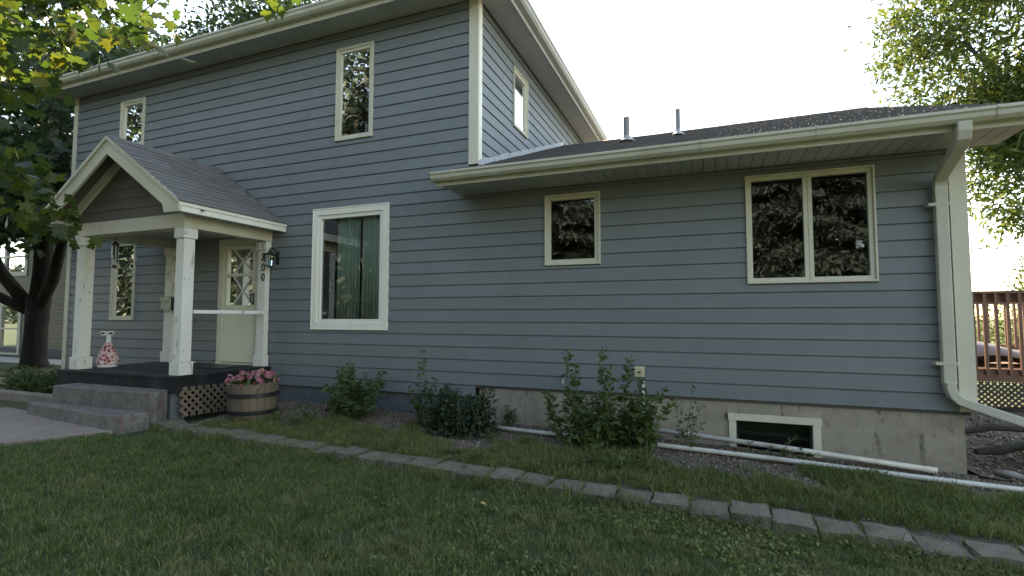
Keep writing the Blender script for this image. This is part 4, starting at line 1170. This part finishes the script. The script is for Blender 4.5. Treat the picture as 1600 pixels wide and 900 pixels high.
# ------------------------------------------------------------------ grass
def grass(n, fx, fy, fz, hmin, hmax, w_, mat, name, label, mask=None, lean=.5):
    nt = n//12; tx_ = fx(nt); ty_ = fy(nt); tid = rng.integers(0, nt, n); tm = rng.uniform(.6, 1.4, nt)
    ox, oy = rng.normal(size=n)*.028, rng.normal(size=n)*.028
    x_ = tx_[tid]+ox; y_ = ty_[tid]+oy; hm = tm[tid]
    out_a = np.arctan2(oy, ox)
    if mask is not None:
        k = mask(x_, y_); x_, y_, hm, out_a = x_[k], y_[k], hm[k], out_a[k]
    n = len(x_)
    z_ = np.array([fz(a_, b_) for a_, b_ in zip(x_, y_)])
    patch = .5+.5*np.sin(x_*1.7+1.3*np.sin(y_*1.9))*np.cos(y_*1.3+.8*np.sin(x_*1.1))
    h = rng.uniform(hmin, hmax, n)*(.75+.5*patch)*hm
    a_ = out_a+rng.normal(size=n)*.7; ln2 = lean*h*rng.uniform(.2, 1.2, n)
    dx, dy = np.cos(a_)*ln2, np.sin(a_)*ln2
    px, py = -np.sin(a_), np.cos(a_)
    sp_ = rng.uniform(0, 2*math.pi, n); px, py = np.cos(sp_), np.sin(sp_)
    ww = w_*rng.uniform(.6, 1.3, n)
    V = np.zeros((n, 5, 3))
    V[:, 0] = np.stack([x_-px*ww, y_-py*ww, z_-.006], 1); V[:, 1] = np.stack([x_+px*ww, y_+py*ww, z_-.006], 1)
    V[:, 2] = np.stack([x_-px*ww*.8+dx*.35, y_-py*ww*.8+dy*.35, z_+h*.6], 1); V[:, 3] = np.stack([x_+px*ww*.8+dx*.35, y_+py*ww*.8+dy*.35, z_+h*.6], 1)
    V[:, 4] = np.stack([x_+dx, y_+dy, z_+h*(1-.25*lean)], 1)
    T = np.array([(0, 1, 3), (0, 3, 2), (2, 3, 4)])
    F = (T[None]+(np.arange(n)*5)[:, None, None]).reshape(-1, 3)
    o = link_mesh(name, np_mesh(name, V.reshape(-1, 3), F), mat)
    return tag(o, label, 'grass', kind='stuff')

def on_walk(x_, y_):
    t = np.clip((y_-ra[1])/(rb[1]-ra[1]), 0, 1); xr = ra[0]+(rb[0]-ra[0])*t
    return (x_ < xr+.0) & (x_ > la[0]-2.2*t) & (y_ < -1.85)
def lawn_mask(x_, y_):
    d = np.hypot(x_, y_+6.5)
    ang = np.degrees(np.arctan2(x_, y_+6.5))
    keep = rng.random(len(x_)) < np.clip(5.0/np.maximum(d, 1), .18, 1)**1.3
    return (y_ < -1.985-.012*(x_+7)-np.where(x_ > 1.4, .05, 0)) & (ang > -75) & (ang < 40) & keep & ~on_walk(x_, y_) & ~((y_ > -2.4) & (x_ < -6.6)) & (d > 1.6)
lz_ = lambda x, y: lawn_z(x)+.012*math.sin(x*2.1+y*1.3)
grass(330000, lambda n: rng.uniform(-10, 4.6, n), lambda n: rng.uniform(-5.4, -1.98, n), lz_, .030, .070, .0030, M['grass'], 'lawn_grass', 'mown green lawn grass in front of the edging blocks', lawn_mask, .75)
def bed_mask(x_, y_):
    f = np.sin(x_*2.3+1.0)*.35+np.sin(x_*5.1+y_*3)*.3+np.sin(y_*6+x_*1.7)*.3+np.sin(x_*11+2*np.sin(y_*7))*.3+rng.normal(size=len(x_))*.12
    edge = (y_+1.68)/1.68             # 0 at the blocks, 1 at the wall
    lim = np.interp(x_, [-6.5, -5, -3.5, -2.6, -1.2, 0, 1, 3], [.10, .52, .42, .46, .50, .48, .58, .62])
    return (edge+f*.35 < lim) & (y_ < -.47)
grass(110000, lambda n: rng.uniform(-6.3, 4.4, n), lambda n: rng.uniform(-1.72, -.45, n), bedh, .025, .085, .0032, M['bedgrass'], 'bed_grass', 'yellowish weedy grass growing in the gravel bed', bed_mask, .7)
def edge_mask(x_, y_):
    joint = np.abs(((x_+7.05)/.305+.5) % 1 - 0.0); joint = np.minimum(joint, 1-joint)*.305      # distance to the nearest joint
    front = -1.985-.012*(x_+7)-np.where(x_ > 1.4, .05, 0)
    return ((y_ < front+.02) & (y_ > front-.09)) | ((y_ >= front+.02) & (y_ < front+.34) & ((joint < .022) & (rng.random(len(x_)) < .30) | (rng.random(len(x_)) < .025)))
grass(26000, lambda n: rng.uniform(-6.8, 3.6, n), lambda n: rng.uniform(-2.25, -1.65, n), lambda x, y: lawn_z(x) if y < -1.99-.012*(x+7) else .066-.022*x, .05, .115, .0030, M['bedgrass'], 'edge_grass', 'longer grass along the foot and in the joints of the edging blocks', edge_mask, .8)
# broad-leaved ground cover through the lawn at the right
n = 26000; x_ = rng.uniform(-3, 4, n); y_ = rng.uniform(-4.6, -2.05, n)
k = (rng.random(n) < np.clip((x_+2.5)/4, .05, 1)) & (np.sin(x_*3.1+y_*2)+np.sin(y_*5-x_) > -.4); x_, y_ = x_[k], y_[k]
P_ = np.stack([x_, y_, np.array([lz_(a_, b_) for a_, b_ in zip(x_, y_)])+rng.uniform(.015, .05, len(x_))], 1)
tag(leaf_object('lawn_clover', P_, .026, ROUND, M['clover'], None, up=.8), 'small round-leaved ground cover in the right part of the lawn', 'ground cover', kind='stuff')
# fallen leaves
for i, (fx_, fy_, lab) in enumerate(((-1.75, -2.62, 'yellow fallen leaf on the lawn near the middle'), (.62, -2.55, 'yellowish fallen leaf at the right side of the lawn'))):
    o = leaf_object('fallen_leaf', np.array([(fx_, fy_, lawn_z(fx_)+.062)]), .05, MAPLE, M['fallen'], None, up=1.5, origin=(0, 0, 0)); tag(o, lab, 'leaf', 'fallen leaves on the lawn')

# ------------------------------------------------------------------ left: maple with visible trunk, neighbour's house
tree('maple_tree', 'dark-trunked maple tree forking low, left of the house corner', (-17.9, 2.0, .15),
     [[(-17.9, 2.0, .1, .40), (-17.92, 2.0, .4, .31), (-17.9, 2.0, 1.3, .265), (-17.85, 2.0, 2.2, .29)],
      [(-17.9, 2.0, 1.9, .22), (-17.75, 2.0, 2.9, .21), (-17.7, 2.0, 4.2, .22), (-17.6, 2.0, 5.6, .17), (-17.5, 2.1, 7.5, .10)],
      [(-18.0, 1.9, 1.9, .18), (-18.7, 1.5, 2.9, .16), (-19.2, 1.1, 4.3, .14), (-19.5, .8, 6.0, .10)],
      [(-18.0, 1.9, 1.8, .15), (-19.2, 1.6, 2.3, .13), (-20.8, 1.2, 2.9, .10), (-22.5, .8, 4.0, .07)],
      [(-17.8, 2.0, 1.9, .16), (-17.0, 1.9, 2.7, .14), (-16.2, 1.7, 3.9, .11), (-15.3, 1.3, 5.2, .09)]],
     [(-17.8, 1.2, 7.0, 4.2, 3.6, 3.2, 1.0), (-16.0, .2, 5.0, 2.6, 1.8, 1.1, .5), (-19.5, .3, 5.0, 2.6, 2.2, 1.2, .5), (-14.6, -.9, 4.2, 1.5, 1.0, .7, .45)],
     420, 34, .42, .22, MAPLE, M['mapledark'], M['bark'], droop=.5)

nh = thing('neighbour_house', (-25, 8, .2), 'tan-sided neighbouring house behind the dark maple trunk', 'house')
NY = 4.38
nwins = [(-26.3, -23.75, 3.25, 4.62), (-26.4, -23.98, .30, 2.12)]
mb = MB(); wall_grid(mb, -34, -20.6, .1, 6.4, nwins, -.2, 0, lambda u, d, z: (u, NY-d, z)); mb.box(-34, -20.6, 12, 12.2, .1, 6.4); mb.box(-20.8, -20.6, NY+.2, 12, .1, 6.4); mb.box(-34, -33.8, NY+.2, 12, .1, 6.4); mb.box(-33.8, -20.8, NY+.2, 12, 2.7, 2.9); mb.build('wall', M['tan'], nh)
z = .5
while z < 6.3:
    cuts = [(-34.0, -20.6)]
    for h in nwins:
        if h[2]-.05 < z+.06 and h[3]+.05 > z+.06:
            cuts = [(-34.0, h[0]-.12), (h[1]+.16, -20.6)]
    for a_, c_ in cuts:
        mb = MB(); mb.prism([(0, z), (.02, z), (.006, z+.128), (0, z+.128)], a_, c_, lambda p, q, a: (a, NY-.001-p, q)); mb.build('siding_board', M['tan'], nh, origin=(a_, NY, z))
    z += .13
TN = lambda u, d, z: (u, NY-d, z)
for h in nwins:
    mb = MB(); ring(mb, h[0]-.12, h[1]+.15, h[2]-.06, h[3]+.12, .15, -.1, .045, TN, .08); wn_ = mb.build('window', M['tantrim'], nh)
    mb = MB(); ring(mb, h[0]+.03, h[1], h[2]+.02, h[3], .09, -.06, .02, TN)
    mid = (h[2]+h[3])/2; mb.box(h[0]+.12, h[1]-.09, -.05, .015, mid-.03, mid+.03, TN); mb.box(h[0]+1.1, h[0]+1.25, -.05, .018, h[2]+.1, h[3]-.09, TN); mb.build('sash', M['tantrim'], wn_)
    mb = MB(); mb.box(h[0]+.05, h[1]-.05, -.04, -.035, h[2]+.05, h[3]-.05, TN); mb.build('pane', M['glass'], wn_)
mb = MB(); mb.prism([(NY-.6, 6.3), (12.6, 6.3), (8.2, 9.2)], -34.5, -20.2, lambda p, q, a: (a, p, q)); mb.build('roof', M['shingle2'], nh)
MB().box(-34.02, -20.58, NY-.03, NY-.002, .1, .49).build('foundation', M['bluefound'], nh)
mb = MB(); mb.box(-40, -14.5, 2.6, 3.75, .15, .235); mb.build('far_path', M['pathfar'], kind='structure')

# ground-cover plants left of the steps, a post light
for i, (sx_, sy_, n_) in enumerate(((-12.2, -.75, 26), (-11.2, -.85, 20), (-10.4, -.95, 14), (-13.3, -.2, 18))):
    stem_plant('bed_plant', (sx_, sy_, .2), ['leafy green plant below the house corner, second from the left', 'leafy green plant in the middle of the left bed', 'leafy green plant nearest the porch steps', 'leafy green plant at the far left, by the maple'][i], rs(n_, .5, .25, .2, .48, .12), .12, LEAF, M['bushleaf'], 85, 'plant', group='plants in the left bed', spread=.10)
mb = MB(); mb.box(-13.4, -9.6, -1.50, -1.32, .1, .36); tag(mb.build('timber_kerb', M['weathered'], origin=(-11.5, -1.4, .1), bevel=.015), 'grey timber edging left of the porch steps', 'edging')

# tall background trees on the left
tree('background_tree', 'tall dark leafy tree rising behind the left roof edge', (-22, 13, .1),
     [[(-22, 13, 0, .5), (-22, 13, 4, .42), (-21.8, 13, 8, .3), (-21.6, 13, 13, .15)], [(-22, 13, 5, .3), (-23.5, 12.6, 9, .2), (-25, 12.4, 12, .1)]],
     [(-21.0, 13, 12.5, 5.0, 4.5, 5.2, 1.0), (-17.0, 12, 13.2, 3.0, 3.0, 3.2, .5), (-23.5, 12, 9.5, 4.5, 3.5, 4.5, .6)], 620, 62, .60, .30, LEAF, M['mapledark'], M['bark'], droop=.4)
tree('background_tree', 'second dark leafy tree filling the sky at the far left', (-31, 9, .1),
     [[(-31, 12, 0, .5), (-31, 12, 5, .42), (-31, 12, 13, .2)], [(-31, 12, 5, .3), (-29, 11, 9, .2), (-28, 11, 12, .1)]],
     [(-30, 11, 12, 5.5, 4.5, 5.6, 1.0), (-27, 11, 8, 3.0, 2.5, 3.0, .4)], 460, 56, .65, .32, LEAF, M['mapledark'], M['bark'], droop=.4)
tree('background_tree', 'leafy tree between the two houses behind the left corner', (-17.5, 12, .1),
     [[(-17.5, 12, 0, .28), (-17.5, 12, 3, .25), (-17.3, 12, 7, .12)], [(-17.5, 12, 2.5, .15), (-16.6, 12, 5, .1), (-16, 12, 7, .05)]],
     [(-17.3, 12, 6.0, 2.4, 2.2, 3.4, 1.0)], 170, 46, .45, .2, LEAF, M['ash'], M['bark'], droop=.4)

# near maple, trunk outside the picture, its twigs hang into the upper left
nm_centers = []
def cl(n, x0_, x1_, y0_, y1_, z0_, z1_):
    return np.stack([rng.uniform(x0_, x1_, n), rng.uniform(y0_, y1_, n), rng.uniform(z0_, z1_, n)], 1)
near = thing('overhanging_maple', (-11.0, -5.4, .2), 'maple with large bright backlit leaves hanging into the upper left corner', 'tree')
cs = np.array([(-8.33,-3.68,5.57),(-6.84,-3.71,5.3),(-7.62,-3.51,5.57),(-7.65,-3.87,5.14),(-7.7,-3.52,5.2),(-6.77,-3.32,5.37),(-5.82,-4.02,4.68),(-6.11,-3.61,5.01),(-6.52,-3.5,4.94),(-7.14,-3.38,5.65),(-7.61,-3.63,5.55),(-6.77,-3.35,5.42),(-7.86,-3.6,5.05),(-7.83,-3.69,4.91),(-6.71,-3.63,4.71),(-5.96,-3.88,4.36),(-5.81,-3.2,5.09),(-6.04,-3.52,4.8),(-5.9,-3.14,5.22),(-5.73,-3.52,4.77),(-6.66,-3.19,5.11),(-5.64,-3.46,4.63),(-6.43,-2.85,5.59),(-5.41,-3.23,4.75),(-5.01,-3.45,4.51),(-7.01,-3.9,4.42),(-7.02,-3.99,3.81),(-8.63,-3.35,4.66),(-6.45,-3.61,3.99),(-6.51,-3.93,3.86),(-7.57,-3.4,4.55),(-7.44,-3.45,4.25),(-7.5,-3.55,4.6),(-8.09,-3.69,4.41),(-6.21,-3.88,4.05),(-8.09,-3.34,4.82),(-8.65,-3.26,4.81),(-6.39,-3.43,4.51),(-6.59,-3.3,4.68),(-6.62,-3.1,4.67),(-8.98,-2.63,3.78),(-7.88,-3.24,3.5),(-8.31,-3.41,3.87),(-9.17,-3.0,4.15),(-8.67,-3.18,4.19),(-7.94,-3.62,3.48),(-9.12,-3.42,3.84),(-7.91,-3.39,3.83),(-7.85,-2.91,3.33),(-8.94,-3.16,3.32),(-8.33,-3.12,2.99),(-10.55,-2.38,3.47),(-8.72,-2.42,3.59),(-9.03,-2.44,3.67),(-11.1,-2.48,3.44),(-8.16,-3.21,3.39),(-8.13,-2.61,2.8),(-8.02,-2.55,2.95),(-8.13,-2.48,3.0),(-8.59,-2.22,3.02),(-8.32,-2.48,3.07),(-4.13,-2.75,4.97),(-4.36,-2.92,4.96)])
mb = grow([[(-11.0, -5.4, .1, .34), (-11.0, -5.4, 2.0, .28), (-10.9, -5.3, 4.0, .22), (-11.8, -5.5, 6.2, .14), (-14.5, -6.2, 8.5, .06)], [(-10.9, -5.3, 3.9, .14), (-9.2, -4.5, 5.6, .09), (-7.2, -3.6, 6.6, .05), (-5.6, -3.1, 6.6, .025)]], cs, .005)
mb.build('trunk', M['bark'], near, smooth=True)
pts = leaves_around(cs, 15, .17, .8)
leaf_object('crown', pts, .155, MAPLE, M['maple'], near, up=.25, droop=.8)
pts = leaves_around(cloud(120, (-15.0, -6.4, 8.2, 2.4, 2.2, 2.4)), 12, .35, .7)
leaf_object('upper_crown', pts, .17, MAPLE, M['maple'], near, up=.4, droop=.6)

# ------------------------------------------------------------------ right: trees, deck, wires
tree('ash_tree', 'large backlit leafy tree rising behind the right end of the wing', (11.6, 14, 0),
     [[(11.6, 14, -.1, .45), (11.6, 14, 3, .36), (11.2, 13.8, 6, .25), (10.4, 13.4, 10, .12)], [(11.5, 13.9, 4, .16), (9.4, 12.9, 7.5, .10), (7.4, 12.4, 10, .05)], [(11.6, 13.9, 3.5, .18), (12.6, 13.4, 7, .12), (13.2, 13, 10, .06)]],
     [(9.4, 13, 10.2, 3.9, 3.2, 3.4, 1.0), (9.0, 12.4, 6.0, 1.5, 1.8, 2.2, .34), (8.5, 12.2, 7.6, 1.3, 1.5, 1.4, .18), (12.5, 13, 8, 3.2, 3, 4, .5), (7.0, 12.4, 11.2, 1.6, 1.6, 1.8, .16), (9.3, 12.2, 7.8, 2.0, 2.0, 1.6, .3)],
     520, 72, .36, .26, NARROW, M['ash'], M['bark2'], droop=.5)
tree('small_tree', 'small pale green tree in the distance beyond the deck', (16.5, 26, 0),
     [[(16.5, 26, 0, .2), (16.5, 26, 2.2, .15), (16.4, 26, 4, .06)]], [(16.6, 26, 3.7, 2.2, 1.8, 1.5, 1.0)], 80, 26, .36, .2, LEAF, M['ash'], M['bark2'], droop=.3)
tree('far_hedge_tree', 'low dark far tree line at the right edge behind the deck', (30, 48, 0),
     [[(30, 48, 0, .3), (30, 48, 3, .2)]], [(28, 48, 2.4, 7, 2, 2.0, 1.0), (40, 48, 2.6, 7, 2, 2.3, 1.0)], 160, 30, .6, .35, LEAF, M['mapledark'], M['bark2'])

dk = thing('wooden_deck', (4.5, 5, 0), 'red-brown wooden deck with railing beyond the right corner', 'deck')
def wood(name, *a, parent=dk): return MB().box(*a).build(name, M['redwood'], parent)
wood('rim_board', 2.6, 7.0, 3.97, 4.01, .62, .83)
k = 2.6
while k < 7.0:
    MB().box(k+.003, k+.137, 4.012, 7.0, .80, .83).build('deck_board', M['redwood'], dk); k += .14
wood('top_rail', 2.6, 7.0, 3.93, 4.07, 2.045, 2.085)
wood('rail_board', 2.6, 7.0, 4.012, 4.05, 1.90, 2.043)
x = 2.66
while x < 6.9:
    MB().box(x, x+.042, 3.93, 3.968, .74, 2.04).build('baluster', M['redwood'], dk); x += .148
for (px_, py_) in ((2.65, 4.06), (4.95, 4.06), (6.9, 4.06), (4.4, 6.95), (6.9, 6.95), (2.7, 6.95)):
    MB().box(px_, px_+.09, py_, py_+.09, 0, 2.04).build('post', M['redwood'], dk)
wood('back_rail', 2.6, 7.0, 6.93, 7.07, 1.93, 1.97); wood('back_rail', 2.6, 7.0, 6.98, 7.02, 1.0, 1.09)
x = 2.7
while x < 6.9:
    MB().box(x, x+.042, 6.90, 6.938, .84, 1.93).build('baluster', M['redwood'], dk); x += .148
jm = MB(); lattice(dk, Vector((2.6, 4.03, .04)), Vector((1, 0, 0)), Vector((0, 0, 1)), 4.3, .57, .085, .028, .006, M['dark'], Vector((0, -1, 0)), join=jm)
jm.build('lattice', M['dark'], dk, kind='stuff')
# folded tarp on the deck
n = 26; mb = MB()
for i in range(n+1):
    for j in range(9):
        u, v = i/n, j/8
        mb.v.append((3.3+2.6*u, 4.35+.9*v, .86+(.52-.30*u)*(.85+.15*math.sin(5*v+3*u))*math.sin(math.pi*min(1, max(.0, v*1.0+.12)))+.03*math.sin(17*u+4*v)))
for i in range(n):
    for j in range(8): mb.f.append((i*9+j, (i+1)*9+j, (i+1)*9+j+1, i*9+j+1))
o = mb.build('folded_tarp', M['tarp'], origin=(4.5, 4.8, .83), smooth=True); so = o.modifiers.new('solid', 'SOLIDIFY'); so.thickness = .02
tag(o, 'pale grey tarp heaped on the wooden deck behind the balusters', 'tarp')
for i, (za, zb) in enumerate(((9.35, 9.45), (8.5, 8.55), (7.35, 7.4), (6.6, 6.65))):
    mb = MB(); pts = [(8+32*t, 36, za+(zb-za)*t-.5*math.sin(math.pi*t)) for t in np.linspace(0, 1, 12)]
    mb.tube(pts, .018, 5); tag(mb.build('power_line', M['dark'], origin=pts[0]), ['topmost', 'second from top', 'third from top', 'lowest'][i]+' of four thin overhead wires in the right sky', 'wire', 'overhead wires')

# ------------------------------------------------------------------ behind the photographer: the trees the windows mirror
def spruce(name, base, h, rad, label, nb=150):
    t = thing(name, base, label, 'tree', 'trees mirrored in the windows')
    mb = MB(); mb.tube([(base[0], base[1], base[2]), (base[0], base[1], base[2]+h)], [.26, .03], 8); P = []; D_ = []
    for k in range(nb):
        u = (k+rng.random())/nb; z = base[2]+.5+u*(h-.7); L_ = rad*(1-u)**.8*rng.uniform(.75, 1.1)+.15; a_ = rng.uniform(0, 2*math.pi)
        d_ = np.array([math.cos(a_), math.sin(a_), 0]); n2 = int(75*L_)+16
        mb.tube([(base[0], base[1], z), (base[0]+d_[0]*L_, base[1]+d_[1]*L_, z-.28*L_)], [.03*(1-u)+.008, .004], 4, cap=False)
        s_ = rng.random(n2)**.7
        p = np.array([base[0], base[1], z])+d_*L_*s_[:, None]+np.stack([rng.normal(size=n2)*.13*L_*s_, rng.normal(size=n2)*.13*L_*s_, -.28*L_*s_-rng.random(n2)*.14], 1)
        P.append(p); D_.append(np.tile(d_+np.array([0, 0, -.3]), (n2, 1)))
    mb.build('trunk', M['bark2'], t)
    P = np.vstack(P); D_ = np.vstack(D_)
    leaf_object('crown', P, .34, NARROW, M['spruce'], t, up=.2, dirs=D_)
spruce('spruce_tree', (4.2, -19, 0), 18, 5.2, 'tall spruce behind the camera, mirrored in the double window', 330)
spruce('spruce_tree', (-6.8, -20, 0), 17, 5.0, 'spruce behind the camera, mirrored in the small window', 300)
for (tx, ty, th, lab) in ((-20.5, -19, 9.5, 'broad leafy tree behind the camera, mirrored in the picture window'), (-42, -19, 10, 'broad leafy tree far to the left behind the camera, mirrored in the porch window'), (-30, -24, 10, 'leafy tree between the two mirrored broad trees'), (-1, -30, 9, 'leafy tree behind the two mirrored spruces')):
    tree('street_tree', lab, (tx, ty, 0), [[(tx, ty, 0, .45), (tx, ty, 5, .34), (tx, ty, 15, .12)]], [(tx, ty, th+3, 6.5, 4.5, 10.5, 1.0), (tx, ty+1, 4, 6, 3.5, 3.6, .5)], 420, 62, .8, .48, LEAF, M['mirrorleaf'], M['bark2'], group='trees mirrored in the windows')

# far belt of trees along the other side of the street
pts = np.vstack([cloud(2600, (x_, -52, 6.0, 12, 3, 8.0), shell=1.0) for x_ in range(-225, 75, 15)])
tag(leaf_object('tree_belt', pts, 1.3, LEAF, M['mirrorleaf'], None, up=.2), 'far belt of dark trees across the street behind the camera', 'trees', kind='stuff')

# hedge behind the deck
hg = thing('hedge', (6.5, 10.5, 0), 'leafy hedge seen through the deck railing at the right', 'hedge')
hc = np.stack([rng.uniform(2.9, 11, 150), rng.uniform(9.8, 11.2, 150), rng.uniform(.2, 1.75, 150)], 1)
grow([[(x_, 10.5, 0, .05), (x_+.1, 10.5, .6, .04), (x_, 10.5, 1.2, .02)] for x_ in (3.5, 4.8, 6.1, 7.4, 8.7, 10)], hc, .004).build('stems', M['bark2'], hg)
leaf_object('foliage', leaves_around(hc, 60, .28, .9), .10, LEAF, M['ash'], hg, up=.3)
